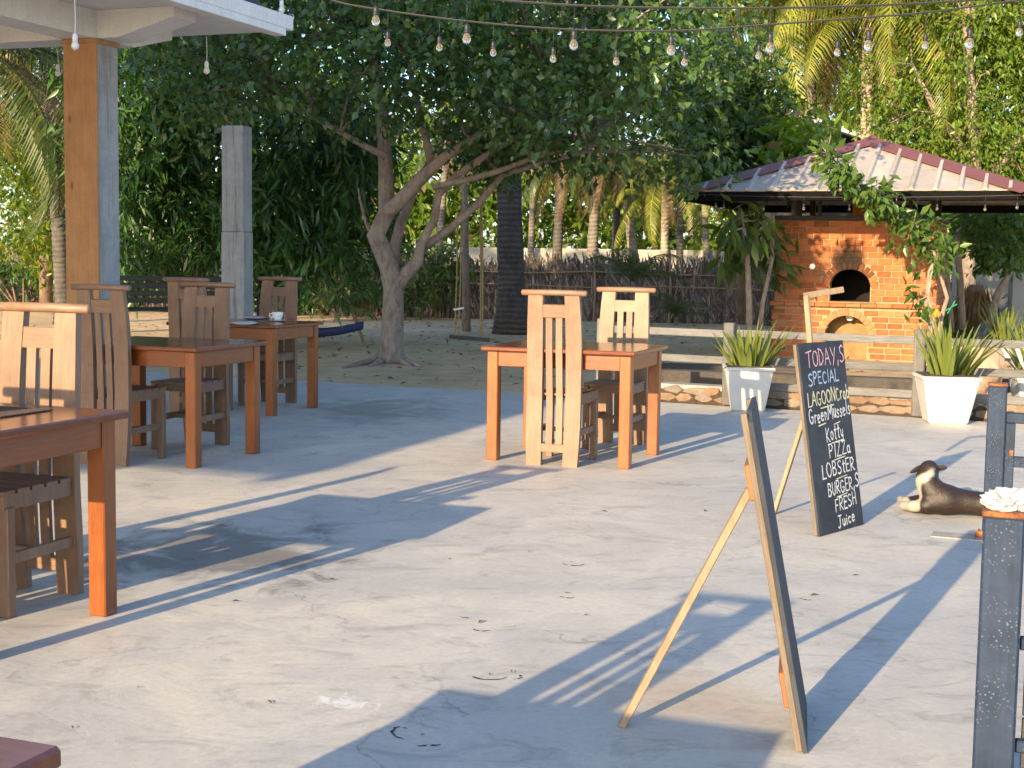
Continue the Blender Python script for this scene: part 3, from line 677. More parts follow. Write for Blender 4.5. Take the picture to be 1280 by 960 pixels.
# ------------------------------------------------------------------ chalkboards
def arc(cx, cy, rx, ry, a0, a1, n=9): return [(cx + rx * math.cos(R(a0 + (a1 - a0) * i / n)), cy + ry * math.sin(R(a0 + (a1 - a0) * i / n))) for i in range(n + 1)]
FONT = {
 'T': (.8, [[(0, .92), (.8, 1.03)], [(.42, .97), (.38, 0)]]), 'O': (.7, [arc(.35, .5, .33, .48, 95, 455, 14)]),
 'D': (.7, [[(.08, 0), (.08, 1)], [(.0, 1), (.4, .92), (.66, .6), (.6, .25), (.3, .02), (.0, 0)]]),
 'A': (.75, [[(0, 0), (.36, 1), (.74, 0)], [(.14, .36), (.62, .38)]]), 'Y': (.7, [[(0, 1), (.3, .5)], [(.68, 1), (.26, -.08)]]),
 ',': (.28, [[(.18, .12), (.06, -.2)]]), 'S': (.62, [[(.58, .88), (.36, 1), (.08, .84), (.14, .6), (.5, .42), (.56, .16), (.28, 0), (.02, .1)]]),
 'P': (.6, [[(.06, 0), (.08, 1)], [(.0, .96), (.4, .98), (.56, .76), (.38, .5), (.08, .46)]]), 'E': (.55, [[(.54, 1), (.06, .97), (.06, 0), (.55, .02)], [(.06, .52), (.44, .54)]]),
 'C': (.62, [arc(.34, .5, .3, .48, 50, 315, 12)]), 'I': (.2, [[(.1, 1), (.1, 0)]]), 'L': (.55, [[(.06, 1), (.04, 0), (.55, .03)]]),
 'G': (.68, [arc(.34, .5, .32, .48, 50, 325, 12) + [(.62, .45), (.36, .44)]]), 'N': (.68, [[(.04, 0), (.06, 1), (.6, .02), (.64, 1)]]),
 'M': (.8, [[(.0, 0), (.08, 1), (.38, .35), (.68, 1), (.78, 0)]]), 'K': (.6, [[(.06, 0), (.06, 1)], [(.56, .95), (.08, .42), (.58, 0)]]),
 'Z': (.6, [[(.02, 1), (.56, 1), (.02, 0), (.6, .03)]]), 'B': (.6, [[(.06, 0), (.06, 1), (.4, .98), (.52, .76), (.36, .54), (.08, .5)], [(.36, .53), (.58, .3), (.42, .04), (.06, 0)]]),
 'R': (.62, [[(.06, 0), (.06, 1)], [(.0, .97), (.4, .98), (.54, .74), (.36, .5), (.08, .47), (.6, 0)]]), 'U': (.62, [[(.05, 1), (.07, .25), (.28, 0), (.5, .2), (.56, 1)]]),
 'F': (.55, [[(.54, 1), (.06, .97), (.06, 0)], [(.06, .5), (.44, .53)]]), 'H': (.62, [[(.06, 1), (.06, 0)], [(.56, 1), (.58, 0)], [(.06, .5), (.57, .52)]]),
 'J': (.55, [[(.05, 1), (.55, 1.02)], [(.34, 1), (.33, .1), (.18, -.06), (.02, .06)]]),
 'r': (.36, [[(.06, .58), (.08, 0)], [(.07, .36), (.2, .55), (.36, .54)]]), 'a': (.45, [arc(.2, .28, .18, .27, 60, 420, 12), [(.38, .56), (.38, .08), (.46, 0)]]),
 'b': (.45, [[(.06, 1), (.06, 0)], arc(.22, .28, .19, .27, 160, -170, 12)]), 'e': (.45, [[(.04, .3), (.4, .34)] + arc(.22, .29, .19, .27, 15, 320, 12)]),
 'n': (.45, [[(.06, .58), (.07, 0)], [(.07, .38), (.22, .56), (.38, .44), (.4, 0)]]), 'u': (.45, [[(.05, .58), (.08, .12), (.22, 0), (.38, .18), (.4, .58), (.42, 0)]]),
 's': (.38, [[(.35, .5), (.18, .58), (.05, .46), (.14, .33), (.3, .24), (.3, .08), (.16, 0), (.02, .06)]]), 'l': (.18, [[(.08, 1), (.08, .05), (.16, 0)]]),
 'o': (.45, [arc(.22, .29, .2, .28, 95, 455, 12)]), 't': (.4, [[(.2, .9), (.18, .06), (.34, .0)], [(.02, .62), (.4, .66)]]),
 'y': (.45, [[(.05, .58), (.1, .2), (.24, .1), (.38, .22)], [(.42, .58), (.34, -.2), (.14, -.34), (.02, -.2)]]),
 'i': (.18, [[(.08, .56), (.09, 0)], [(.08, .78), (.1, .84)]]), 'c': (.4, [arc(.22, .28, .19, .27, 50, 315, 10)]), ' ': (.3, [])}
def stroke_mesh(mb, pts, wdt, y):
    for (a, b) in zip(pts, pts[1:]):
        a = Vector((a[0], y, a[1])); b = Vector((b[0], y, b[1])); d = b - a
        if d.length < 1e-6: continue
        d.normalize(); n = Vector((-d.z, 0, d.x)) * wdt * .5 * random.uniform(.8, 1.2); a2 = a - d * wdt * .3; b2 = b + d * wdt * .3
        vs_ = [mb.bm.verts.new(q) for q in (a2 - n, b2 - n, b2 + n, a2 + n)]; mb.bm.faces.new(vs_)
        y -= 0.00003
    return y
def write(text, x0, x1, z, h, slope, mat, parent, wdt=.0075, jit=.05):
    tot = sum(FONT[c][0] for c in text) + .16 * (len(text) - 1); sc = (x1 - x0) / tot; mb = MB(); x = x0; y = -.0135
    for i, c in enumerate(text):
        wc, st = FONT[c]; dz = random.uniform(-jit, jit) * h; hs = h * random.uniform(.93, 1.05); lean = random.uniform(-.04, .06)
        for s_ in st:
            pts = [(x + (p[0] + lean * p[1]) * sc, z + dz + slope * (x - x0) + p[1] * hs) for p in s_]
            y = stroke_mesh(mb, pts, wdt, y)
        x += (wc + .16) * sc
    o = mb.build('chalk_lettering', mat, parent); o['label'] = 'chalk words ' + text.replace(',', ' ').lower() if len(text) < 24 else ''
    return o
BW, BH = 0.45, 0.955
def chalkboard(bl, br, lean, label, strut_foot, strut_at, letters=True, bw=BW):
    """bl, br = lower front corners on the floor; board local x along the width, -y to the front, z up the board"""
    w = (br - bl); w.z = 0; w.normalize(); nrm = Vector((w.y, -w.x, 0))
    up = (Z * math.cos(lean) - nrm * math.sin(lean)).normalized(); y = up.cross(w)
    r = empty('chalkboard_sign', (bl + br) / 2, 0, label, 'chalkboard', 'chalkboard signs propped on the terrace')
    M = Matrix((w, y, up)).transposed().to_4x4(); r.matrix_world = Matrix.Translation((bl + br) / 2 + Z * .0) @ M
    mb = MB(); c = .03
    mb.poly([Vector((-bw / 2, -.012, 0.0)), Vector((bw / 2, -.012, 0.0)), Vector((bw / 2, -.012, BH - (0 if letters else c))), Vector((bw / 2 - (.001 if letters else c), -.012, BH)), Vector((-bw / 2 + (.001 if letters else c), -.012, BH)), Vector((-bw / 2, -.012, BH - (0 if letters else c)))], (0, .012, 0))
    mb.build('panel', 'blackboard', r)
    for sx in (-1, 1):
        mb = MB(); mb.box((sx * (bw / 2 - .016), .0095, BH / 2), (.03, .018, BH - .01), None, .002); mb.build('frame_batten', 'board_edge', r)
    for zz, mm in ((BH - .2, 'red_batten'), (.17, 'red_batten')):
        mb = MB(); mb.box((0, .0175, zz), (bw - .07, .032, .10), None, .003); mb.build('cross_batten', mm, r)
    inv = r.matrix_world.inverted(); mb = MB(); a = inv @ strut_foot; b = inv @ strut_at
    bar(mb, a, b, .034, .022, .003); mb.build('prop_stick', 'pale_batten', r)
    return r
BL, BR = gnd(1022, 671), gnd(1077, 655.5)
bw2 = (BR - BL).length
LEAN = .165
b2 = chalkboard(BL, BR, LEAN, 'chalkboard sign listing specials, pizza, burgers and fresh juice, propped on a stick', gnd(967, 643), at(1006, 520, 7.33), True, bw2)
Wd = bw2 / .45
def wr(t, f0, f1, zf, hf, sl, m): write(t, (-.5 + f0) * bw2, (-.5 + f1) * bw2, zf * BH, hf * BH, sl, m, b2)
wr('TODAY,S', .13, .97, .872, .088, .03, 'chalk_pink')
wr('SPECIAL', .13, .80, .775, .065, .05, 'chalk_blue')
wr('LAGOONCrab', .07, .98, .665, .072, .06, 'chalk_yellow')
wr('GreenMussels', .06, .97, .575, .075, .07, 'chalk_white')
wr('Kotty', .38, .76, .475, .078, .06, 'chalk_white')
wr('PIZZa', .40, .88, .385, .072, .07, 'chalk_white')
wr('LOBStER', .20, .93, .285, .074, .06, 'chalk_white')
wr('BURGER,S', .28, .98, .19, .07, .06, 'chalk_white')
wr('FRESH', .40, .88, .105, .068, .07, 'chalk_white')
wr('Juice', .42, .80, .022, .062, .06, 'chalk_white')
for (f0, f1, zf) in ((.33, .62, .652), (.24, .40, .562), (.58, .72, .558), (.48, .74, .462), (.5, .74, .372), (.5, .74, .272), (.46, .7, .178)):
    mb = MB(); stroke_mesh(mb, [((-.5 + f0) * bw2, zf * BH), ((-.5 + f1) * bw2, (zf + .010) * BH)], .006, -.0136); mb.build('chalk_underline', 'chalk_yellow', b2)
inv = b2.matrix_world.inverted()
tl = BL + (BR - BL) * .18
mb = MB(); pA = at(1013, 432, 7.26); pB = at(1008, 370, 7.30); pC = at(1054, 362, 7.36)
bar(mb, inv @ pA, inv @ pB, .028, .02, .002); mb.build('hanger_upright', 'pale_batten', b2)
mb = MB(); bar(mb, inv @ (pB + Vector((-.012, 0, 0))), inv @ pC, .02, .032, .002); mb.build('hanger_arm', 'pale_batten', b2)

N1 = gnd(1004, 942); F1 = N1 + Vector((N1.x, N1.y, 0)).normalized() * .44 + Vector((-.006, 0, 0))
b1 = chalkboard(N1, F1, .19, 'blank chalkboard seen edge-on, propped on a long pale stick beside the galvanised post', gnd(777, 908), Vector((0, 0, 0)), False, .44)
# re-aim its prop stick to the back of its upper batten
st = [c for c in b1.children if c.name.startswith('prop_stick')][0]
bpy.data.objects.remove(st, do_unlink=True)
inv1 = b1.matrix_world.inverted(); mb = MB(); a = inv1 @ gnd(777, 908)
bar(mb, a, Vector((-.06, .035, BH - .235)), .036, .022, .003); mb.build('prop_stick', 'pale_batten', b1)

# ------------------------------------------------------------------ galvanised railings at the right
def steel_post(p, h, label, w=.09, rails=((.70, .05), (.42, .04)), length=2.2, extra=True, rd=None):
    rd = rd or U
    r = empty('railing', (p.x, p.y, 0), math.atan2(rd.y, rd.x), label, 'railing')
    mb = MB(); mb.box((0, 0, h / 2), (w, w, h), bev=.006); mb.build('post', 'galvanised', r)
    mb = MB(); mb.box((0, 0, h + .006), (w + .006, w + .006, .014), bev=.003); mb.build('rusty_cap', 'rust', r)
    for z, t in rails:
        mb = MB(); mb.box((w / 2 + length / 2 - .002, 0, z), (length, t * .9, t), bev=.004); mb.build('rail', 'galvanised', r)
    mb = MB(); mb.box((0, 0, .006), (w + .06, w + .06, .012), bev=.003); mb.build('base_plate', 'rust', r)
    return r
P2 = gnd(1239, 672); P2.z = 0
r2 = steel_post(P2, .755, 'galvanised steel railing behind the resting dog, with a rusty cap and two bars', .088, ((.60, .05), (.385, .05), (.12, .04)))
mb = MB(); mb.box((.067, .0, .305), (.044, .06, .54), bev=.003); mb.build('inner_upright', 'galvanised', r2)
mb = MB(); mb.box((.075, 0, .43), (.02, .064, .03), bev=.002); mb.build('rusty_bracket', 'rust', r2)
P1 = gnd(1256, 643, .755); P1.z = 0
r1 = steel_post(P1, .755, 'tall spotted galvanised post with rusty top holding crumpled tissue, dark boards beside it', .094, ((.70, .045), (.45, .03), (.20, .03)), 1.8)
for k in range(5):
    mb = MB(); mb.box((.85, .055, .06 + .13 * k), (1.58, .022, .122), bev=.003); mb.build('board', 'dark_board', r1)
def tissue(p):
    g = random.Random(3); bm = bmesh.new(); bmesh.ops.create_icosphere(bm, subdivisions=4, radius=1)
    from mathutils import noise as mn
    for v in bm.verts:
        n = mn.noise(v.co * 1.7 + Vector((3, 1, 7))) * .55 + mn.noise(v.co * 4.1) * .38 + abs(mn.noise(v.co * 9)) * .22
        v.co = v.co * (1 + n); v.co.x *= .055; v.co.y *= .045; v.co.z *= .03
        if v.co.z < -.02: v.co.z = -.02
    me = bpy.data.meshes.new('crumpled_tissue'); bm.to_mesh(me); bm.free(); me.materials.append(MATS['tissue'])
    o = bpy.data.objects.new('crumpled_tissue', me); link(o); o.location = p; o.rotation_euler = (0, .08, -.3); return tag(o, 'white crumpled tissue on top of the rusty post cap', 'tissue')
tissue(Vector((P1.x + .012, P1.y + .0,   .755 + .030)))
mb = MB(); q = gnd(1165, 668); q2 = gnd(1236, 674)
# pale threshold strip of cement and a scrap of rusty metal beside the post foot
bar(mb, q + Z * .001, q2 + Z * .001, .14, .008); o = mb.build('threshold_strip', 'kerb_concrete'); tag(o, 'pale cement strip on the floor at the foot of the railing behind the dog', 'cement strip')
mb = MB(); q = gnd(1221, 672); g = random.Random(5)
for k in range(5): mb.box((q.x + g.uniform(-.05, .05), q.y + g.uniform(-.02, .02), .018), (.03, .02, .03), Euler((g.random(), g.random(), g.random() * 3)).to_matrix(), .003)
o = mb.build('rusty_scrap', 'rust'); tag(o, 'small rusty scrap lying against the foot of the railing', 'scrap', kind='stuff')

# ------------------------------------------------------------------ weathered rail fence, stone kerb, pots
ENa = Vector((ED.x, ED.y, 0)); FO = EN * .10
def efence(px): # point on the fence line below photo column px
    d = ray(px, 500); n = EN; o = E1 + FO
    t = (o - CAM).dot(n) / d.dot(n); p = CAM + d * t; p.z = 0; return p
f_l, f_r = efence(745), efence(1420)
fr = empty('rail_fence', (f_l.x, f_l.y, 0), math.atan2(ED.y, ED.x), 'low weathered grey wooden rail fence behind the white planters', 'fence')
length = (f_r - f_l).length
posts_px = [752, 910, 1147.5, 1400]
xs = [(efence(p) - f_l).dot(ED) for p in posts_px]
for i, x in enumerate(xs):
    mb = MB(); mb.box((x, .0, .385), (.10, .09, .77), bev=.008); o = mb.build('post', 'weathered_post', fr)
for z, hh in ((.665, .07), (.42, .07), (.185, .075)):
    for i, (xa, xb) in enumerate(zip(xs, xs[1:])):
        if i == 0 and z < .2: continue
        mb = MB(); mb.box(((xa + xb) / 2, .055, z + random.uniform(-.008, .008)), (xb - xa + (.02 if i % 2 else -.01), .035, hh), Euler((0, random.uniform(-.006, .006), 0)).to_matrix(), .006)
        mb.build('rail', 'weathered_rail', fr)
kb = empty('stone_kerb', (f_l.x, f_l.y, 0), math.atan2(ED.y, ED.x), 'low kerb of rough brown crazy-paved stones under the rail fence', 'kerb')
kx0 = (efence(815) - f_l).dot(ED); kx1 = (efence(1330) - f_l).dot(ED)
mb = MB(); mb.box(((kx0 + kx1) / 2, .19, .045), (kx1 - kx0, .26, .13)); mb.build('bed', 'soil', kb)
g = random.Random(11); x = kx0
while x < kx1:
    for row in range(2):
        wv = g.uniform(.16, .30); hgt = g.uniform(.065, .09); z0 = .0 + row * .072
        n = g.randint(5, 7); pts = []
        for k in range(n):
            a = 2 * math.pi * k / n + g.uniform(-.25, .25)
            pts.append(Vector((x + wv / 2 + math.cos(a) * wv * .52 * g.uniform(.8, 1.1) + row * .08, .055 + g.uniform(-.006, .006), z0 + hgt / 2 + math.sin(a) * hgt * .55 * g.uniform(.85, 1.1))))
        m = MB(); m.poly(pts, (0, .09, 0)); bmesh.ops.bevel(m.bm, geom=list(m.bm.edges), offset=.007, segments=1, affect='EDGES'); m.build('stone', 'kerb_stone', kb)
    x += g.uniform(.19, .25)
mb = MB(); mb.box(((kx0 + kx1) / 2, .20, .135), (kx1 - kx0, .22, .05), bev=.008); mb.build('coping', 'kerb_concrete', kb)
# raised strip and old timbers behind the fence
def timber(pa, pb, w, h, label, z=0.0):
    m = MB(); a = gnd(*pa, 0); b = gnd(*pb, 0); bar(m, a + Z * (h / 2 + z - .05), b + Z * (h / 2 + z - .05), w, h, .012); return tag(m.build('old_timber', 'dark_timber'), label, 'timber', 'old timbers lying behind the rail fence')
timber((815, 473), (1170, 487), .22, .16, 'long dark weathered timber lying behind the rail fence')
timber((1150, 478), (1330, 488), .2, .14, 'dark weathered timber lying behind the rail fence at the big rock')
timber((815, 459), (1000, 464), .25, .10, 'dark weathered timber lying on the sand towards the brick oven')

def planter(px, py, hgt, wtop, label, seed, nleaf=34, llen=.42):
    p = gnd(px, py); p.z = 0
    r = empty('planter', p, ROT_V + .25, label, 'planter', 'white planters with spiky green leaves'); g = random.Random(seed)
    wb = wtop * .68
    m = MB(); m.box((0, 0, hgt / 2), (wb, wb, hgt), None, .012, (wtop / wb, wtop / wb)); m.build('pot', 'pot_white', r)
    m = MB(); m.box((0, 0, hgt - .012), (wtop + .02, wtop + .02, .03), None, .006); m.build('rim', 'pot_white', r)
    m = MB(); m.box((0, 0, hgt + .006), (wtop - .03, wtop - .03, .012)); m.build('earth', 'soil', r)
    meshes = []
    for v in range(5):
        mm = MB(); ln = llen * g.uniform(.8, 1.15); bend = g.uniform(.02, .20); wl2 = g.uniform(.026, .036); prev = None
        for k in range(7):
            t = k / 6; wq = wl2 * (1 - t ** 1.6) * (0.75 + .6 * t * (1 - t)) + .0008
            c = Vector((0, ln * bend * t * t * 1.6, ln * t * (1 - .25 * bend * t)))
            ring = [mm.bm.verts.new(c + Vector((-wq, wq * .5, 0))), mm.bm.verts.new(c + Vector((0, -.003, 0))), mm.bm.verts.new(c + Vector((wq, wq * .5, 0)))]
            if prev:
                for a in range(2): mm.bm.faces.new((prev[a], prev[a + 1], ring[a + 1], ring[a]))
            prev = ring
        o = mm.build('leaf', 'leaf_agave', r, True); meshes.append(o)
    for k in range(nleaf):
        o = meshes[k] if k < 5 else meshes[k % 5].copy()
        if k >= 5: link(o, r)
        az = g.uniform(0, 2 * math.pi); rad = wtop * .40 * g.random() ** .6
        tilt = .06 + .85 * (rad / (wtop * .5)) ** 1.4 * g.uniform(.5, 1.1)
        o.location = (rad * math.cos(az), rad * math.sin(az), hgt + .005)
        o.rotation_euler = (Matrix.Rotation(az - math.pi / 2, 3, 'Z') @ Matrix.Rotation(-tilt, 3, 'X')).to_euler()
        s_ = g.uniform(.7, 1.1); o.scale = (1, 1, s_)
    return r
planter(934, 512, .395, .43, 'white square planter with spiky green leaves in front of the fence, bluish shadows on it', 1, 60, .40)
planter(1181, 527.5, .40, .47, 'sunlit white square planter with long spiky leaves between fence and railing', 2, 52, .50)
planter(1292, 517, .34, .40, 'white planter half hidden behind the steel railing, beyond the rail fence', 3, 26, .45)
planter(1256, 447, .25, .40, 'grey-green spiky plant in a bowl standing on the sand by the big rock', 4, 40, .60)
planter(1285, 470, .34, .40, 'spiky plant in a white pot past the end of the big rock', 5, 26, .45)
def rock(px, py, size, label, seed, mat='rock'):
    from mathutils import noise as mn
    bm = bmesh.new(); bmesh.ops.create_icosphere(bm, subdivisions=4, radius=1)
    for v in bm.verts:
        c = v.co.copy(); n = mn.noise(c * 1.1 + Vector((seed, 2, 5))) * .35 + mn.noise(c * 3.1) * .12 + mn.noise(c * 9) * .03
        v.co = c * (1 + n); v.co = Vector((max(-.85, min(.85, v.co.x)) * size[0], v.co.y * size[1], max(-.6, min(.72, v.co.z)) * size[2]))
    me = bpy.data.meshes.new('rock'); bm.to_mesh(me); bm.free(); me.materials.append(MATS[mat]); o = bpy.data.objects.new('rock', me); link(o)
    p = gnd(px, py); o.location = (p.x, p.y, size[2] * .45); return tag(o, label, 'rock')
rock(1213, 488, (.36, .25, .42), 'big orange-brown rock behind the rail fence and sunlit planter', 1)
rock(1165, 470, (.26, .2, .14), 'smaller brown rock on the sand left of the big rock', 5)

# ------------------------------------------------------------------ brick pizza oven with hipped roof
OC = at(1086, 300, 20.9); OC.z = 0; GZ = -.05
ow, od = 2.27, 1.75; ztop, zled = 1.99, .745
OV_ = OC - U * .085
ov = empty('pizza_oven', (OV_.x, OV_.y, GZ), ROT_V, 'orange brick pizza oven with a sooty arched mouth above an arched niche', 'oven')
for nm in ('brick', 'tan_brick', 'mortar'): MATS[nm].node_tree.nodes['oven_space'].object = ov
yf = -od / 2                                        # front plane, local
UC, UHW, UZ0, USP = -.06, .285, .835, 1.06          # upper mouth: centre, half width, sill, spring line
LC, LHW, LZ0, LSP = -.09, .30, -.01, .36
def arch_h(x, c, hw, spr, rise):                     # top of the opening at x
    t = (x - c) / hw
    return spr + rise * math.sqrt(max(0, 1 - t * t)) if abs(t) < 1 else None
URISE, LRISE = .235, .27
xs_ = sorted(set([-ow / 2, ow / 2] + [UC - UHW + 2 * UHW * k / 20 for k in range(21)] + [LC - LHW + 2 * LHW * k / 20 for k in range(21)]))
mb = MB(); th = .16
for x0, x1 in zip(xs_, xs_[1:]):
    if x1 - x0 < 1e-4: continue
    xm = (x0 + x1) / 2; segs = []; z = 0.0
    a = arch_h(xm, LC, LHW, LSP, LRISE)
    if a: segs.append((a, None)); z = a
    b_ = arch_h(xm, UC, UHW, USP, URISE)
    lo = a if a else 0.0
    if b_: parts = [(lo, UZ0), (b_, ztop)]
    else: parts = [(lo, ztop)]
    for z0, z1 in parts: mb.box((xm, yf + .012 + th / 2, (z0 + z1) / 2), (x1 - x0, th, z1 - z0))
core = mb.build('mortar_front', 'mortar', ov)
mb = MB(); mb.box((-ow / 2 + .08, .08, ztop / 2), (.136, od - .2, ztop)); mb.build('side_wall', 'mortar', ov)
mb = MB(); mb.box((ow / 2 - .08, .08, ztop / 2), (.136, od - .2, ztop)); mb.build('side_wall', 'mortar', ov)
mb = MB(); mb.box((0, od / 2 - .1, ztop / 2), (ow - .02, .16, ztop)); mb.build('rear_wall', 'mortar', ov)
mb = MB(); mb.box((0, .1, .80), (ow - .3, od - .3, .06)); mb.build('hearth', 'soot_inside', ov)
mb = MB(); mb.box((0, .1, ztop - .05), (ow - .3, od - .3, .08)); mb.build('vault', 'soot_inside', ov)
mb = MB(); mb.box((UC, yf + 1.2, 1.25), (1.2, .05, .9)); mb.build('chamber_back', 'soot_inside', ov)
mb = MB(); mb.box((LC, yf + .42, .38), (1.0, .05, .76)); mb.build('niche_back', 'tan_plaster', ov)
mb = MB(); mb.box((LC + .02, yf + .34, .02), (.7, .2, .5)); mb.build('niche_step', 'tan_plaster', ov)
g = random.Random(21); CH = .0885; JT = .021
pw = {}
def brick_obj(x0, x1, z0, z1, mat, y=yf, dep=.05):
    wq = round((x1 - x0) / .004) * .004; key = (wq, round(z1 - z0, 3), mat)
    if key not in pw:
        m = MB(); m.box((0, 0, 0), (x1 - x0, dep, z1 - z0), None, .004); o = m.build('brick', mat, ov); pw[key] = o.data
    else:
        o = bpy.data.objects.new('brick', pw[key]); link(o, ov)
    o.location = ((x0 + x1) / 2, y + dep / 2 - .004 + g.uniform(-.004, .004), (z0 + z1) / 2); o.rotation_euler = (0, g.uniform(-.008, .008), g.uniform(-.01, .01))
    return o
nb = 0
def soot_mat(x, z):
    return 'tan_brick' if g.random() < .10 else 'brick'
rows = []
z = .0
while z + CH < zled - .01: rows.append((z + JT, z + CH)); z += CH
z = UZ0 - .02
zr = zled + .085
while zr + CH < ztop + .02: rows.append((zr + JT * .6, min(ztop - .01, zr + CH))); zr += CH
for ri, (z0, z1) in enumerate(rows):
    zm = (z0 + z1) / 2; excl = []
    for (c, hw, zb, spr, rise, ring) in ((UC, UHW, UZ0, USP, URISE, .125), (LC, LHW, LZ0, LSP, LRISE, .115)):
        if zb - .02 < zm < spr: excl.append((c - hw - .012, c + hw + .012))
        elif spr <= zm < spr + rise + ring:
            t = (zm - spr) / (rise + ring); hh = (hw + ring) * math.sqrt(max(0, 1 - t * t)); excl.append((c - hh, c + hh))
    wid = ow + (.0 if zm > zled else .07)
    x = -wid / 2 + (0 if ri % 2 else -.115)
    while x < wid / 2 - .02:
        ln = g.uniform(.205, .245); a, b_ = max(x, -wid / 2 + .004), min(x + ln - JT, wid / 2 - .004); spans = [(a, b_)]
        for e0, e1 in excl:
            ns = []
            for s0, s1 in spans:
                if s1 <= e0 or s0 >= e1: ns.append((s0, s1)); continue
                if s0 < e0: ns.append((s0, e0 - .004))
                if s1 > e1: ns.append((e1 + .004, s1))
            spans = ns
        for s0, s1 in spans:
            if s1 - s0 > .03: brick_obj(s0, s1, z0, z1, soot_mat((s0 + s1) / 2, zm)); nb += 1
        x += ln
def voussoirs(c, hw, spr, rise, ring, n, mats):
    for k in range(n):
        a = math.pi * (k + .5) / n; rx, rz = hw + ring / 2, rise + ring / 2
        p = Vector((c + rx * math.cos(a), yf + .02, spr + rz * math.sin(a)))
        nrm = Vector((math.cos(a) / rx, 0, math.sin(a) / rz)).normalized(); ang = math.atan2(nrm.x, nrm.z)
        wseg = math.pi * (rx + rz) / 2 / n
        m = MB(); m.box((0, 0, 0), (wseg - .014, .055, ring), None, .004); o = m.build('arch_brick', mats(a), ov); o.location = p; o.rotation_euler = (0, ang, 0)
voussoirs(UC, UHW, USP, URISE, .11, 13, lambda a: 'sooty_brick' if abs(a - math.pi / 2 - .15) < .55 else ('smoked_brick' if abs(a - math.pi / 2) < 1.0 else 'brick'))
voussoirs(LC, LHW, LSP, LRISE, .10, 13, lambda a: 'tan_brick')
n_led = 11
for k in range(n_led):                             # projecting ledge course
    wl_k = (ow + .12) / n_led; m = MB(); m.box((0, 0, 0), (wl_k - .006, .16, .062), None, .006); o = m.build('ledge_brick', 'tan_brick' if k in (5, 6) else 'brick', ov); o.location = (-ow / 2 - .06 + wl_k * (k + .5), yf + .02, zled + .042)
mb = MB(); mb.box((UC, yf + .0, UZ0 - .012), (2 * UHW + .16, .16, .024), bev=.004); mb.build('sill', 'tan_plaster', ov)
# right-hand side bricks (hardly visible): joined
mb = MB(); z = 0.0; ri = 0
while z + CH < ztop:
    y = yf + .06 + (0 if ri % 2 else -.1)
    while y < od / 2 - .05:
        y0, y1 = max(y, yf + .06), min(y + .215, od / 2 - .02)
        if y1 - y0 > .03:
            for sx in (-1, 1): mb.box((sx * (ow / 2 - .01), (y0 + y1) / 2, z + CH / 2 + JT / 2), (.04, y1 - y0, CH - JT), None, 0)
        y += .232
    z += CH; ri += 1
tag(mb.build('side_bricks', 'brick', ov), kind='stuff')
mb = MB(); mb.tube([(-.60, yf - .012, 1.33), (-.60, yf + .02, 1.33)], .04, 16); mb.build('thermometer', 'steel_disc', ov)
mb = MB(); mb.tube([(LC + .02, yf + .2, .60), (LC + .02, yf + .42, .60)], .05, 12); mb.build('vent_pipe', 'white_plastic', ov)
mb = MB(); mb.box((0, .02, ztop + .035), (ow + .06, od + .06, .07), bev=.006); mb.build('top_plate', 'dark_steel', ov)
mb = MB(); mb.box((0, .2, ztop + .20), (.34, .34, .32), bev=.01); mb.build('flue', 'brick', ov)
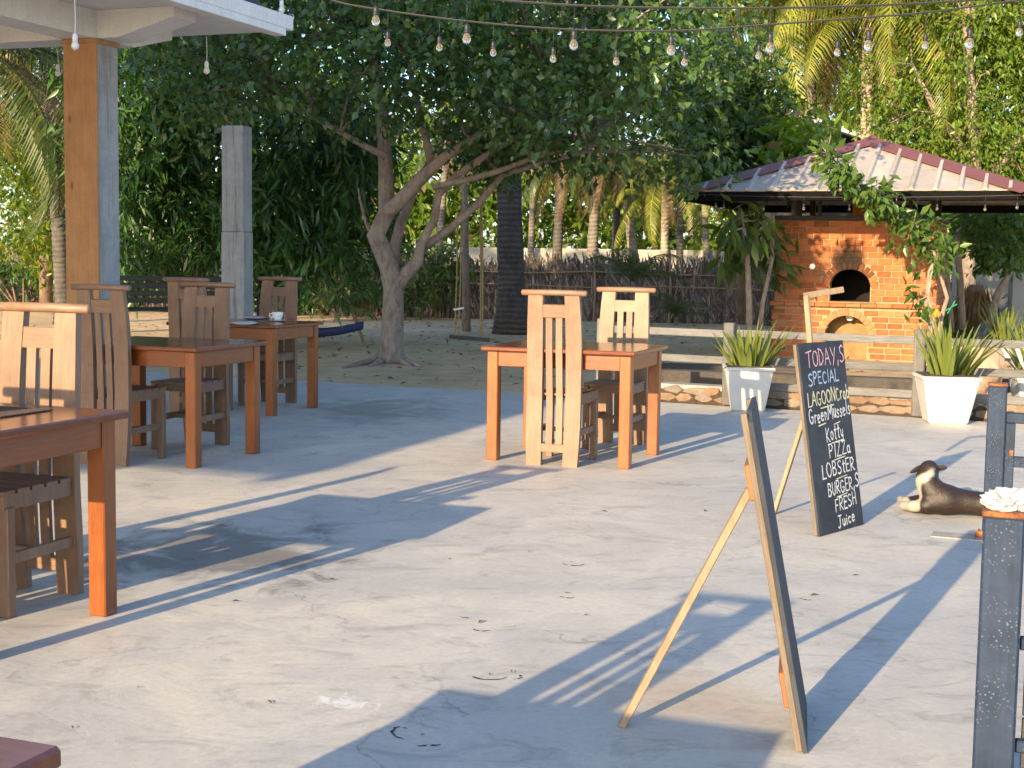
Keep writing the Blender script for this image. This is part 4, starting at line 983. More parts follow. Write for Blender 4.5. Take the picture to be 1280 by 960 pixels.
# hipped roof
HW, EZ, AZ = 2.30, 2.34, 3.19
rf = empty('oven_roof', (OC.x, OC.y, GZ), ROT_V, 'hipped cream metal-sheet roof with maroon ridge caps over the brick oven', 'roof')
for sx in (-1, 1):
    for sy in (-1, 1):
        x_, y_ = sx * (ow / 2 - .2), sy * (od / 2 - .2)
        mb = MB(); mb.box((x_, y_, (ztop + .07 + EZ + .1) / 2), (.08, .08, EZ + .1 - ztop - .07)); mb.build('post', 'dark_steel', rf)
    mb = MB(); mb.box((sx * (ow / 2 - .5), -od / 2 + .2, (ztop + .07 + EZ + .1) / 2), (.05, .06, EZ + .1 - ztop - .07)); mb.build('post', 'dark_steel', rf)
for side in range(4):
    M = Matrix.Rotation(side * math.pi / 2, 4, 'Z'); npan = 15; pwid = 2 * HW / npan
    sl = math.hypot(HW, AZ - EZ); yv = Vector((0, HW, AZ - EZ)) / sl
    nrm = Vector((0, -(AZ - EZ), HW)).normalized()
    def hl(x): return sl * (1 - abs(x) / HW)
    for k in range(npan):
        x0 = -HW + k * pwid; x1 = x0 + pwid
        pts = [Vector((x0 + .004, -HW, EZ)), Vector((x1 - .004, -HW, EZ)), Vector((x1 - .004, -HW, EZ)) + yv * hl(x1 - .004), Vector((x0 + .004, -HW, EZ)) + yv * hl(x0 + .004)]
        if k == npan // 2: pts.insert(3, Vector((0, -HW, EZ)) + yv * sl)
        pts = [p for i, p in enumerate(pts) if i == 0 or (p - pts[i - 1]).length > .002]
        m = MB(); m.poly([M @ p for p in pts], M.to_3x3() @ (nrm * .012)); m.build('roof_panel', 'roof_sheet', rf)
        if k and hl(x0) > .25:
            m = MB(); a = Vector((x0, -HW - .012, EZ - .004)) + nrm * .012; b = Vector((x0, -HW, EZ)) + yv * (hl(x0) - .06) + nrm * .012
            m.poly([M @ (a + Vector((-.045, 0, 0))), M @ (a + Vector((.045, 0, 0))), M @ (a + Vector((.02, 0, 0)) + nrm * .04), M @ (a + Vector((-.02, 0, 0)) + nrm * .04)], M.to_3x3() @ (b - a)); m.build('rib', 'roof_sheet', rf)
    mb = MB(); p = M @ Vector((0, -HW + .05, EZ - .068)); mb.box(p, (2 * HW - .06, .05, .125), M.to_3x3()); mb.build('eave_beam', 'matte_black', rf)
    # hip cap
    a = M @ Vector((-HW - .03, -HW - .03, EZ + .03)); b = M @ Vector((0, 0, AZ + .045)); e1 = (M.to_3x3() @ Vector((1, 0, 0))); e2 = (M.to_3x3() @ Vector((0, 1, 0)))
    n1 = M.to_3x3() @ nrm; n2 = M.to_3x3() @ (Matrix.Rotation(-math.pi / 2, 3, 'Z') @ nrm)
    d = (b - a).normalized(); s1 = d.cross(n1).normalized(); s2 = n2.cross(d).normalized()
    for s_, nq in ((s1, n1), (s2, n2)):
        m = MB(); m.poly([a, b, b + s_ * .29 - nq * .004, a + s_ * .29 - nq * .004], nq * .012); m.build('hip_cap', 'maroon_cap', rf)
mb = MB()
for k in range(12): pass
mb.lathe([(.11, AZ + .0), (.06, AZ + .06), (.02, AZ + .085)], n=8); mb.build('finial_cap', 'maroon_cap', rf)

# small dark shed roof behind the oven
sh = empty('shed', at(1040, 300, 33) * 1, .1, 'dark low-pitched shed roof edge showing behind the oven roof', 'shed'); sh.location.z = GZ
mb = MB(); mb.box((0, 1, 2.0), (2.6, 2.0, 4.0)); mb.build('wall', 'dark_board', sh)
mb = MB(); mb.box((.1, .8, 4.33), (3.4, 3.0, .12), Euler((0, .28, 0)).to_matrix()); mb.build('roof', 'metal_roof_dark', sh)
mb = MB(); mb.box((.1, -.74, 4.36), (3.4, .06, .12), Euler((0, .28, 0)).to_matrix()); mb.build('fascia', 'white_plastic', sh)

# ------------------------------------------------------------------ dog
def blend_mesh(name, verts, edges, radii, mat, parent=None, res=.011):
    mb_ = bpy.data.metaballs.new(name + '_balls'); mb_.resolution = mb_.render_resolution = res; mb_.threshold = .6
    o = bpy.data.objects.new(name + '_balls', mb_); COL.objects.link(o)
    for a, b in edges:
        pa, pb_, ra, rb = Vector(verts[a]), Vector(verts[b]), radii[a], radii[b]; n = max(2, int((pb_ - pa).length / (min(ra, rb) * .55)) + 1)
        for k in range(n + 1):
            t = k / n; e = mb_.elements.new(); e.co = pa.lerp(pb_, t); e.radius = (ra + (rb - ra) * t) / .80; e.stiffness = 2.0
    dg = bpy.context.evaluated_depsgraph_get(); m2 = bpy.data.meshes.new_from_object(o.evaluated_get(dg))
    bpy.data.objects.remove(o, do_unlink=True); m2.materials.clear(); m2.materials.append(MATS[mat])
    m2.polygons.foreach_set('use_smooth', [True] * len(m2.polygons))
    o = bpy.data.objects.new(name, m2); return link(o, parent)
DP = gnd(1186, 646); DP.z = 0
dog = empty('dog', DP, 0.0, 'dark brown dog with a white neck stripe lying on the concrete with its back turned', 'dog')
# local: x to the right (tail end), y away from the camera
vt = [(.36, -.02, .070), (.19, .01, .070), (.0, .045, .084), (-.078, .062, .125), (-.104, .080, .182), (-.084, .105, .238), (-.055, .17, .235), (-.04, .24, .222),   # hip..muzzle 0-7
      (.34, .09, .065), (.22, .20, .045), (.33, .25, .03),                  # hind leg folded (far side) 8-10
      (-.09, .14, .055), (-.15, .26, .035), (-.16, .36, .028),              # far fore leg 11-13
      (-.115, .03, .055), (-.168, .08, .040), (-.20, .16, .030),           # near fore leg 14-16
      (.44, -.03, .05), (.56, -.04, .025), (.68, .02, .018),               # tail 17-19
      (.36, -.09, .060), (.24, -.10, .04), (.34, -.12, .025)]               # near hind leg 20-22
eg = [(0, 1), (1, 2), (2, 3), (3, 4), (4, 5), (5, 6), (6, 7), (0, 8), (8, 9), (9, 10), (2, 11), (11, 12), (12, 13), (2, 14), (14, 15), (15, 16), (0, 17), (17, 18), (18, 19), (0, 20), (20, 21), (21, 22)]
rd = [.074, .070, .084, .080, .066, .057, .044, .028, .060, .040, .026, .050, .030, .027, .048, .034, .029, .028, .016, .008, .056, .038, .024]
body = blend_mesh('body', vt, eg, rd, 'dog_fur', dog)
me = body.data; ca_ = me.color_attributes.new('coat', 'FLOAT_COLOR', 'POINT')
def seg_d(p, a, b):
    a = Vector(a); b = Vector(b); t = max(0, min(1, (p - a).dot(b - a) / (b - a).length_squared)); return (p - a - (b - a) * t).length
line = [(-.062, .045, .275), (-.090, .035, .232), (-.125, .035, .205), (-.165, .06, .175), (-.165, .06, .12), (-.17, .05, .07)]
for i_, v_ in enumerate(me.vertices):
    d_ = min(seg_d(v_.co, a, b) - (.001 + .006 * k) for k, (a, b) in enumerate(zip(line, line[1:])))
    w_ = max(0, min(1, 1 - (d_ - .006) / .012))
    if v_.co.x < -.155 and v_.co.z < .075: w_ = 1
    if v_.co.y > .33 and v_.co.x < -.1: w_ = 1
    ca_.data[i_].color = (w_, w_, w_, 1)
for s, (bx, tipx, tz) in ((-1, (-.118, -.205, .212)), (1, (-.045, .022, .252))):
    m = MB(); base = Vector((bx, .105, .252)); tip = Vector((tipx, .09, tz)); d = tip - base
    up = Vector((0, -.25, 1)).normalized(); sd = d.cross(up).normalized()
    m.poly([base - up * .022, base + up * .020, base + d * .5 + up * .020, tip, base + d * .55 - up * .020], sd * .012)
    o = m.build('ear', 'dog_ear', dog); sb = o.modifiers.new('s', 'SUBSURF'); sb.levels = 2; sb.render_levels = 2
    o.data.polygons.foreach_set('use_smooth', [True] * len(o.data.polygons))

# ------------------------------------------------------------------ festoon lights
def bulb_unit(mb_root, p, drop, sc, parent):
    k = .62 * sc; m = MB(); m.tube([p, p - Z * drop], .0025, 5); s0 = p - Z * drop
    m.lathe([(r * k, z * k) for r, z in ((.006, 0), (.018, -.008), (.0225, -.03), (.0225, -.062), (.026, -.066), (.026, -.078), (.016, -.080))], s0, 10)
    sk = m.build('lamp_holder', 'black_rubber', parent, True)
    m = MB(); z0 = -.078
    m.lathe([(r * k, (z0 + z) * k) for r, z in ((.017, 0), (.021, -.008), (.031, -.032), (.034, -.050), (.029, -.068), (.015, -.083), (.002, -.087))], s0, 14); b = m.build('bulb', 'bulb_glass', sk, True)
def festoon(pts, D0, D1, bulbs, drop, sc, label, r=.005):
    """pts: photo points of the cable from left to right; bulbs: photo columns"""
    x0, x1 = pts[0][0], pts[-1][0]
    def dep(x): return D0 + (D1 - D0) * (x - x0) / (x1 - x0)
    P = [at(x, y, dep(x)) for x, y in pts]
    fine = []
    for i in range(len(P) - 1):
        a, b, c, d_ = P[max(0, i - 1)], P[i], P[i + 1], P[min(len(P) - 1, i + 2)]
        for k in range(6):
            t = k / 6; fine.append(0.5 * ((2 * b) + (c - a) * t + (2 * a - 5 * b + 4 * c - d_) * t * t + (3 * b - a - 3 * c + d_) * t ** 3))
    fine.append(P[-1]); rt = empty('festoon_lights', P[0], 0, label, 'string lights'); inv = -P[0]
    m = MB(); m.tube([p + inv for p in fine], r, 6); m.tube([p + inv + Vector((0, .01, .006)) for p in fine], r * .5, 5); m.build('cable', 'wire_black', rt)
    def proj(p): 
        d = p - CAM; q = d.dot(FWD); return 640 + F_PX * d.dot(RIGHT) / q
    for bx in bulbs:
        best = min(fine, key=lambda p: abs(proj(p) - bx)); i = fine.index(best); 
        j = i + 1 if proj(best) < bx else i - 1
        if 0 <= j < len(fine):
            xa, xb = proj(best), proj(fine[j]); t = (bx - xa) / (xb - xa); best = best.lerp(fine[j], max(0, min(1, t)))
        bulb_unit(None, best + inv, drop * random.uniform(.9, 1.1), sc, rt)
    return rt
festoon([(250, -62), (360, -22), (420, 2), (480, 13), (560, 24), (650, 33), (740, 38), (850, 38.5), (960, 31), (1080, 22), (1160, 15.5), (1290, -2), (1420, -22)], 9.6, 8.6,
        [485, 549.5, 617, 692, 771, 856.5, 949.5, 1048, 1158, 1276], .120, 1.0, 'lower string of hanging bulbs on a black cable under the tree crown')
festoon([(280, -75), (420, -32), (560, -8), (645, 2), (760, 8.5), (930, 10.5), (1090, 7), (1220, 0), (1420, -18)], 7.6, 6.9,
        [470, 584, 718, 840, 964, 1087, 1214], .125, 1.05, 'upper string of hanging bulbs with larger lamps over the terrace')
festoon([(500, 122), (555, 134), (618, 132), (683, 144), (750, 150), (840, 140), (920, 120)], 14.5, 15.5, [555, 618, 683, 720, 750], .10, .8, 'distant string of tiny pale bulbs within the dark tree crown', .003)
festoon([(868, 243), (960, 246), (1080, 247), (1200, 246), (1285, 244)], 19.35, 17.85, [895, 905, 955, 1005, 1062, 1172, 1232, 1272], .09, .9, 'bulbs hanging in a row under the eave of the oven roof', .004)
def drop_bulb(px, py0, py1, D, label, mat='white_plastic'):
    a = at(px, py0, D); b = at(px, py1, D); h_ = a.z - b.z; r = empty('hanging_bulb', a, 0, label, 'bulb')
    m = MB(); m.tube([(0, 0, 0), (.004, 0, -h_ * .5), (0, 0, -h_ + .1)], .003, 5); m.build('flex', mat, r)
    m = MB(); m.lathe([(.012, -h_ + .11), (.017, -h_ + .10), (.018, -h_ + .06), (.016, -h_ + .058)], n=10); m.build('lamp_holder', mat, r, True)
    m = MB(); m.lathe([(.015, -h_ + .06), (.026, -h_ + .035), (.024, -h_ + .014), (.002, -h_)], n=12); m.build('bulb', 'bulb_glass' if mat != 'white_plastic' else 'white_plastic', r, True)
q = W(.55, -.9, SLZ)   # ceiling points
drop_bulb(93, -8, 63, 9.4, 'white bulb on a flex hanging from the slab beside the timber-clad column')
drop_bulb(258, 46, 93, 12.0, 'small white bulb hanging from the outer corner of the roof slab')

# ------------------------------------------------------------------ woven palm-leaf fence and far white wall
fa = gnd(-60, 381); fb_ = gnd(985, 404)
fd = (fb_ - fa); fl = fd.length; fd.normalize(); fn = Vector((fd.y, -fd.x, 0))       # fn towards the camera
pf = empty('palm_leaf_fence', (fa.x, fa.y, GZ), math.atan2(fd.y, fd.x), 'long grey-brown fence of dry woven palm leaves behind the sandy yard', 'fence')
g = np.random.default_rng(5); n = 11000
x = g.random(n) * fl; row = g.integers(0, 3, n); base = row * .40 + g.normal(0, .05, n); hgt = np.where(row == 2, .42 + .30 * g.random(n) ** 1.5, .52 + .12 * g.random(n))
tilt = g.normal(0, .34, n); wv = .012 + .020 * g.random(n); y = -.05 - .03 * (2 - row) - .05 * g.random(n)
top = base + hgt; wob = .05 * np.sin(x * 1.3) + .04 * np.sin(x * 3.1 + 1)
top = top + np.where(row == 2, wob, 0)
v = np.stack([np.stack([x - wv, y, base], 1), np.stack([x + wv, y + .012, base], 1), np.stack([x + wv * .5 + tilt * hgt, y - .03, top], 1), np.stack([x - wv * .3 + tilt * hgt, y - .03, top - .03], 1)], 1).reshape(-1, 3)
f = np.arange(4 * n).reshape(-1, 4)
o = np_mesh('woven_leaves', v, f, 'thatch', pf); tag(o, kind='stuff')
mb = MB(); mb.box((fl / 2, 0, .56), (fl, .05, 1.12)); mb.build('backing', 'dark_timber', pf)
for z in (.35, .78, 1.08):
    mb = MB(); mb.tube([(fl * k / 14, -.15, z + .03 * math.sin(k * 2.1 + z * 9)) for k in range(15)], .018, 6); mb.build('tie_pole', 'stick', pf)
for k in range(12):
    xx = fl * (k + .45) / 12
    mb = MB(); mb.tube([(xx, -.17, -.1), (xx + .02, -.17, .8), (xx - .02, -.16, 1.45 + .2 * random.random())], [.032, .028, .024], 7); mb.build('stake', 'stick', pf)
wa = at(560, 300, 44); wb_ = at(1010, 300, 43); wa.z = wb_.z = GZ
mb = MB(); bar(mb, wa + Z * .85, wb_ + Z * .85, .2, 1.7, .01); o = mb.build('boundary_wall', 'far_wall'); tag(o, 'sunlit white boundary wall beyond the palm-leaf fence', 'wall')
wa = at(1195, 300, 44); wb_ = at(1330, 300, 40); wa.z = wb_.z = GZ
mb = MB(); bar(mb, wa + Z * .80, wb_ + Z * .80, .2, 1.6, .01); o = mb.build('boundary_wall', 'far_wall'); tag(o, 'pale boundary wall far behind the lawn, past the oven', 'wall')

# ------------------------------------------------------------------ palms
def frond_mesh(name, L_, mat, seed, droop=.9, nl=46, lw=.035, ll=.75, hang=.8):
    g = np.random.default_rng(seed)
    t = np.linspace(0, 1, 14); a = .45 - droop * 1.9 * t ** 1.25                       # pitch along the rachis
    dx = np.cos(a); dz = np.sin(a); px_ = np.concatenate([[0], np.cumsum((dx[1:] + dx[:-1]) / 2)]) * L_ / 13; pz_ = np.concatenate([[0], np.cumsum((dz[1:] + dz[:-1]) / 2)]) * L_ / 13
    V_ = []; F_ = []
    for i in range(14):                                                                 # rachis strip (three-sided)
        r = .028 * (1 - t[i]) + .006
        V_ += [(px_[i], -r, pz_[i]), (px_[i], r, pz_[i]), (px_[i], 0, pz_[i] - r * 1.4)]
    for i in range(13):
        for k in range(3): F_.append((3 * i + k, 3 * i + (k + 1) % 3, 3 * i + 3 + (k + 1) % 3, 3 * i + 3 + k))
    for s in (-1, 1):
        for k in range(nl):
            u = .12 + .87 * (k + g.random() * .6) / nl; x0 = np.interp(u, t, px_); z0 = np.interp(u, t, pz_); pa = np.interp(u, t, a)
            ln = ll * (math.sin(math.pi * min(1, .18 + u * .80)) ** .7) * (.85 + .3 * g.random()); fwd = .55 + .3 * u
            d = np.array([math.cos(pa) * fwd, s * (1 - .35 * u), math.sin(pa) * fwd - hang * .35]); d /= np.linalg.norm(d)
            p0 = np.array([x0, 0, z0]); p1 = p0 + d * ln * .5; p2 = p1 + (d * .7 + np.array([0, 0, -hang])) * ln * .42
            wd = np.array([math.cos(pa), 0, math.sin(pa)]) * lw * (.8 + .4 * g.random())
            b = len(V_); V_ += [tuple(p0 - wd * .5), tuple(p0 + wd * .5), tuple(p1 + wd * .6), tuple(p1 - wd * .5), tuple(p2)]
            F_.append((b, b + 1, b + 2, b + 3)); F_.append((b + 3, b + 2, b + 4, b + 4))
    me = bpy.data.meshes.new(name); me.from_pydata(V_, [], [tuple(dict.fromkeys(q)) for q in F_]); me.materials.append(MATS[mat]); return me
FR = {}
for i in range(4):
    FR['s', i] = frond_mesh('frond', 3.9, 'frond_sunny', 10 + i, .62 + .14 * i); FR['g', i] = frond_mesh('frond', 3.4, 'frond_green', 20 + i, .65 + .13 * i)
    FR['d', i] = frond_mesh('frond', 3.0, 'frond_dry', 30 + i, 1.0 + .1 * i, 36, .03, .55, 1.1)
GP = 'coconut palms'
def palm(base, top, r0, r1, kind, label, nfr=20, scale=1.0, seed=0, dry=3, trunk='bark_palm', lo=-.9, hi=.9, group=GP):
    g = random.Random(seed); r = empty('palm_tree', (base.x, base.y, GZ), 0, label, 'palm tree', group)
    b = Vector((0, 0, 0)); tp = top - Vector((base.x, base.y, GZ)); bend = Vector((g.uniform(-.15, .15), g.uniform(-.2, .2), 0)) * tp.z * .1
    pts = []; rr = []
    for k in range(15):
        t = k / 14; pts.append(b.lerp(tp, t) + bend * math.sin(math.pi * t)); rr.append((r0 + (r1 - r0) * min(1, t * 1.6)) * (1 + .5 * max(0, .06 - t) / .06) * (1 + .03 * ((k % 2) * 2 - 1)))
    m = MB(); m.tube(pts, rr, 12); m.build('trunk', trunk, r, True)
    for k in range(nfr):
        kd = 'd' if k < dry else kind; o = bpy.data.objects.new('frond', FR[kd, g.randrange(4)]); link(o, r); o.location = tp
        az = 2 * math.pi * (k * .381966 + g.uniform(-.04, .04)); el = (-.75 if k < dry else lo + (hi - lo) * ((k - dry + .5) / max(1, nfr - dry)) ** .9) + g.uniform(-.08, .08)
        o.rotation_euler = (Matrix.Rotation(az, 3, 'Z') @ Matrix.Rotation(-el, 3, 'Y') @ Matrix.Rotation(g.uniform(-.3, .3), 3, 'X')).to_euler(); s_ = scale * g.uniform(.85, 1.1); o.scale = (s_, s_, s_)
    return r
def up_from(px, D, z): p = at(px, 300, D); p.z = z; return p
# sunlit palms behind the oven
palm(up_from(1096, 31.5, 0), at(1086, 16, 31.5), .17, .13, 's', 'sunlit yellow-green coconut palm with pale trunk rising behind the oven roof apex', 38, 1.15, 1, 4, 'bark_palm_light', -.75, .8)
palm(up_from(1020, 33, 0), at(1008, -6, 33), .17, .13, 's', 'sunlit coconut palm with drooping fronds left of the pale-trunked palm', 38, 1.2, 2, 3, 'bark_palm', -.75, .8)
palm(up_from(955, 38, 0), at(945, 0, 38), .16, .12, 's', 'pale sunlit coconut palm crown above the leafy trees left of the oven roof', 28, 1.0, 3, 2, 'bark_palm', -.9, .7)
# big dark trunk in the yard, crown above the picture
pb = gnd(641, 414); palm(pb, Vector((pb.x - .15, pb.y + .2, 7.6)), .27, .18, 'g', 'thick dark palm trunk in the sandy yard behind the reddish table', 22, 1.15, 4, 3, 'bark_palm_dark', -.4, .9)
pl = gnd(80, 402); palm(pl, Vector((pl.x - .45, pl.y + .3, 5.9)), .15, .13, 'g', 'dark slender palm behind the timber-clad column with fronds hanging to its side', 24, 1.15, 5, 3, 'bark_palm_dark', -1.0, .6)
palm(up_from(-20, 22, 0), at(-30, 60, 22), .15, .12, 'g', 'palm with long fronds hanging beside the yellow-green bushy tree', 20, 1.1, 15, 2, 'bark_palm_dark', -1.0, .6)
# trunks beyond the fence
k = 0
for (bx, tx, ty, D, r0, tr, fr_, lab) in ((738, 748, 190, 34, .15, 'bark_palm', 'g', 'grey palm trunk beyond the fence next to the leaning pale one'), (768, 772, 185, 37, .12, 'bark_palm_dark', 'd', 'straight grey palm trunk with dry skirt beyond the fence'),
        (806, 780, 205, 36, .15, 'bark_palm_light', 'g', 'leaning pale sunlit palm trunk beyond the fence'), (833, 832, 222, 34.5, .12, 'bark_palm_light', 's', 'sunlit young palm with yellow fronds beyond the fence'),
        (853, 852, 150, 38, .11, 'bark_palm', 'g', 'slim grey palm trunk beyond the fence beside the yellow young palm'), (692, 700, 200, 34, .14, 'bark_palm_dark', 'g', 'dark palm trunk beyond the fence behind the yard palm'),
        (545, 560, 175, 39, .12, 'bark_palm', 'g', 'pale palm trunk beyond the fence behind the swing'), (662, 668, 170, 40, .10, 'bark_palm', 'd', 'slim pale palm trunk beyond the fence near the thick dark trunk'),
        (890, 880, 150, 43, .11, 'bark_palm', 's', 'far sunlit palm beyond the fence left of the oven')):
    k += 1; palm(up_from(bx, D, 0), at(tx, ty, D), r0, r0 * .8, fr_, lab, 15 if fr_ != 's' else 20, .62, 40 + k, 4, tr, -1.0, .6, 'palms beyond the fence')

# ------------------------------------------------------------------ leafy trees
def tree(name, label, base, limbs, clumps, leaf_size, aspect, mat, bark_m, group='leafy trees around the yard', cat='tree', extra=None, every=1, twig=.02, **k):
    """limbs: list of lists of (Vector, radius)"""
    r = empty(name, (base.x, base.y, GZ), 0, label, cat, group); off = Vector((base.x, base.y, GZ))
    m = MB(); anchors = []
    for lb in limbs:
        m.tube([p - off for p, _ in lb], [q for _, q in lb], 10, True); anchors += [p - off for p, _ in lb[len(lb) // 2:]]
    cl = [(c[0] - off.x, c[1] - off.y, c[2] - off.z) + tuple(c[3:]) for c in clumps]
    limbs_to(m, cl, anchors, twig, 3, every)
    m.build('trunk', bark_m, r, True)
    crown('crown', cl, leaf_size, aspect, mat, r, **k)
    return r
def LB(spec, D): return [(at(x, y, D + (d[0] if d else 0)), rpx * D / F_PX) for x, y, rpx, *d in spec]
D = 18.3; mb0 = gnd(489, 451)
limbs = [LB([(489, 458, 22), (490, 446, 17), (490, 430, 14.5), (491, 395, 13.5), (492, 360, 13), (486, 332, 12.5), (470, 294, 12), (484, 265, 11), (482, 210, 9), (478, 150, 8), (470, 90, 6), (465, 20, 4)], D),
         LB([(492, 364, 11), (507, 342, 9), (522, 326, 8), (526, 305, 5.5), (543, 274, 5), (548, 243, 5), (571, 219, 4.5), (619, 186, 4), (660, 165, 3), (700, 150, 2)], D),
         LB([(484, 266, 9), (497, 254, 9), (523, 226, 8.5), (540, 210, 7.5), (556, 196, 6), (585, 178, 5), (640, 140, 3.5), (690, 110, 2.5)], D - .3),
         LB([(540, 211, 5), (536, 190, 5), (532, 172, 4.5), (520, 120, 4), (508, 70, 3)], D - .2),
         LB([(526, 312, 5.5), (562, 286, 5), (600, 252, 5), (628, 219, 4.2), (680, 203, 3.5), (730, 190, 2.5)], D + .2),
         LB([(541, 234, 4), (580, 226, 4), (620, 215, 3.5), (662, 199, 3), (720, 182, 2)], D - .4),
         LB([(491, 330, 7), (493, 312, 7), (501, 278, 6.5), (512, 256, 5), (520, 230, 4)], D + .4),
         LB([(482, 195, 5), (455, 182, 4), (425, 165, 3.5), (390, 145, 3), (350, 120, 2)], D - .5),
         LB([(467, 298, 3), (458, 280, 2.2), (450, 250, 1.6), (448, 235, 1)], D)]
for a, sx in ((0, -60), (1, -28), (2, 25), (3, 38), (4, 10)):                      # surface roots
    p = gnd(489 + sx, 452 + abs(sx) * .06 - (6 if a == 4 else 0)); limbs.append([(at(489 + sx * .08, 436, D), .07), (at(489 + sx * .3, 449, D), .06), (Vector((p.x, p.y, -.05)), .02)])
def in_poly(g, poly):
    while True:
        x = g.uniform(min(p[0] for p in poly), max(p[0] for p in poly)); y = g.uniform(min(p[1] for p in poly), max(p[1] for p in poly)); c = False; j = len(poly) - 1
        for i in range(len(poly)):
            if (poly[i][1] > y) != (poly[j][1] > y) and x < (poly[j][0] - poly[i][0]) * (y - poly[i][1]) / (poly[j][1] - poly[i][1]) + poly[i][0]: c = not c
            j = i
        if c: return x, y
def poly_clumps(n, poly, D0, D1, rlo, rhi, leaves, seed, flat=.75):
    g = random.Random(seed); out = []
    for _ in range(n):
        x, y = in_poly(g, poly); d = g.uniform(D0, D1); p = at(x, y, d); r = g.uniform(rlo, rhi); out.append((p.x, p.y, max(p.z, .5), r, r, r * flat, int(leaves * (r / rhi) ** 2)))
    return out
fig_poly = [(205, -90), (880, -90), (905, 40), (890, 110), (905, 165), (880, 195), (800, 205), (720, 175), (660, 150), (590, 140), (520, 110), (455, 120), (420, 140), (330, 130), (250, 150), (210, 90)]
cl = poly_clumps(190, fig_poly, 15.6, 20.5, .40, .75, 330, 5)
cl += poly_clumps(20, [(560, 150), (700, 165), (690, 215), (590, 200)], 18.5, 20.5, .3, .45, 150, 8)
tree('fig_tree', 'large spreading tree with pale forked trunk and dark rounded leaves over the sandy yard', mb0, limbs, cl, .105, .62, 'leaf_fig', 'bark_pale', per_sprig=7, sprig_len=.34, droop=.45, seed=11, twig=.022)

lm = at(250, 390, 22); lm.z = 0
mp_ = [(135, 60), (220, 80), (300, 150), (420, 110), (470, 150), (462, 230), (440, 330), (395, 345), (330, 330), (215, 345), (150, 330), (120, 200)]
cl = poly_clumps(120, mp_, 20.2, 23.5, .5, .85, 300, 6, .8)
tree('mango_tree', 'dense dark green mango-like tree with long drooping leaves behind the grey concrete post', lm, [LB([(245, 388, 13), (246, 350, 12), (252, 280, 10), (250, 180, 7), (256, 80, 3)], 22), LB([(246, 340, 8), (290, 290, 6), (350, 230, 4), (420, 200, 2)], 22), LB([(250, 300, 7), (210, 240, 5), (170, 180, 3)], 22)],
     cl, .25, .20, 'leaf_mango', 'bark_brown', per_sprig=9, sprig_len=.22, droop=.75, seed=12)
ly = at(55, 380, 31); ly.z = 0
cl = poly_clumps(46, [(15, 170), (95, 150), (105, 330), (25, 335)], 29, 33, .5, .85, 260, 7)
tree('bushy_tree', 'sunlit yellow-green bushy tree left of the timber-clad column', ly, [LB([(58, 388, 9), (57, 330, 8), (60, 250, 6), (62, 160, 3)], 31)], cl, .17, .32, 'leaf_yellow', 'bark_brown', per_sprig=8, sprig_len=.3, droop=.4, seed=13)

rt = at(1215, 400, 30); rt.z = 0
cl = poly_clumps(170, [(1118, 45), (1150, 8), (1200, -70), (1400, -90), (1400, 240), (1290, 235), (1180, 205), (1112, 180), (1102, 120)], 29.0, 33.5, .55, .95, 620, 9)
tree('broad_tree', 'big sunlit light-green tree with small hanging leaves behind the right of the oven roof', rt, [LB([(1212, 412, 10), (1210, 330, 9), (1220, 230, 8), (1215, 120, 6), (1205, 20, 3)], 29.5), LB([(1218, 250, 6), (1270, 180, 5), (1330, 100, 3)], 29.5), LB([(1215, 200, 5), (1170, 140, 4), (1140, 80, 2)], 29.5)],
     cl, .125, .40, 'leaf_bright', 'bark_pale', per_sprig=8, sprig_len=.42, droop=.75, seed=14)
r3 = at(1245, 420, 24); r3.z = 0
cl = poly_clumps(34, [(1192, 258), (1290, 250), (1310, 310), (1250, 318), (1200, 285)], 23, 25.5, .3, .5, 220, 10)
tree('small_tree', 'small leafy green tree under the right end of the oven roof eave', r3, [LB([(1203, 412, 5), (1200, 350, 4.5), (1196, 300, 4), (1210, 265, 3)], 24), LB([(1190, 415, 4), (1183, 340, 4), (1178, 280, 3)], 24), LB([(1238, 405, 5), (1246, 370, 5), (1268, 330, 3), (1262, 280, 2)], 24.3)], cl, .15, .5, 'leaf_vine', 'bark_pale', per_sprig=7, sprig_len=.3, droop=.4, seed=15)
m1 = at(925, 395, 25); m1.z = 0
cl = poly_clumps(70, [(858, 150), (875, 90), (930, 80), (965, 130), (985, 190), (930, 215), (880, 228)], 23.5, 27, .4, .75, 300, 16)
tree('shade_tree', 'mid-green leafy tree between the dark spreading tree and the oven roof', m1, [LB([(928, 402, 6), (926, 330, 5.5), (925, 250, 5), (930, 150, 4), (935, 80, 2)], 25), LB([(926, 240, 4), (890, 180, 3), (870, 120, 2)], 25), LB([(926, 220, 4), (975, 160, 2)], 25)], cl, .17, .42, 'leaf_mid', 'bark_brown', per_sprig=8, sprig_len=.32, droop=.5, seed=17)
m2 = gnd(940, 432); 
cl = poly_clumps(9, [(905, 262), (985, 255), (990, 300), (945, 322), (915, 300)], 18.6, 20.3, .22, .38, 48, 18)
tree('young_tree', 'young thin-stemmed tree with big drooping leaves left of the brick oven', m2, [LB([(937, 436, 4.2), (936, 380, 4), (934, 320, 3.5), (930, 285, 2.5)], 19.3), LB([(948, 432, 3), (953, 380, 3), (966, 320, 2.4), (960, 280, 1.5)], 19.5)], cl, .30, .3, 'leaf_mid', 'bark_pale', per_sprig=6, sprig_len=.2, droop=.9, seed=19)
cl = poly_clumps(14, [(970, 175), (1010, 150), (1045, 180), (1010, 215), (965, 225)], 21.5, 24, .25, .45, 90, 20)
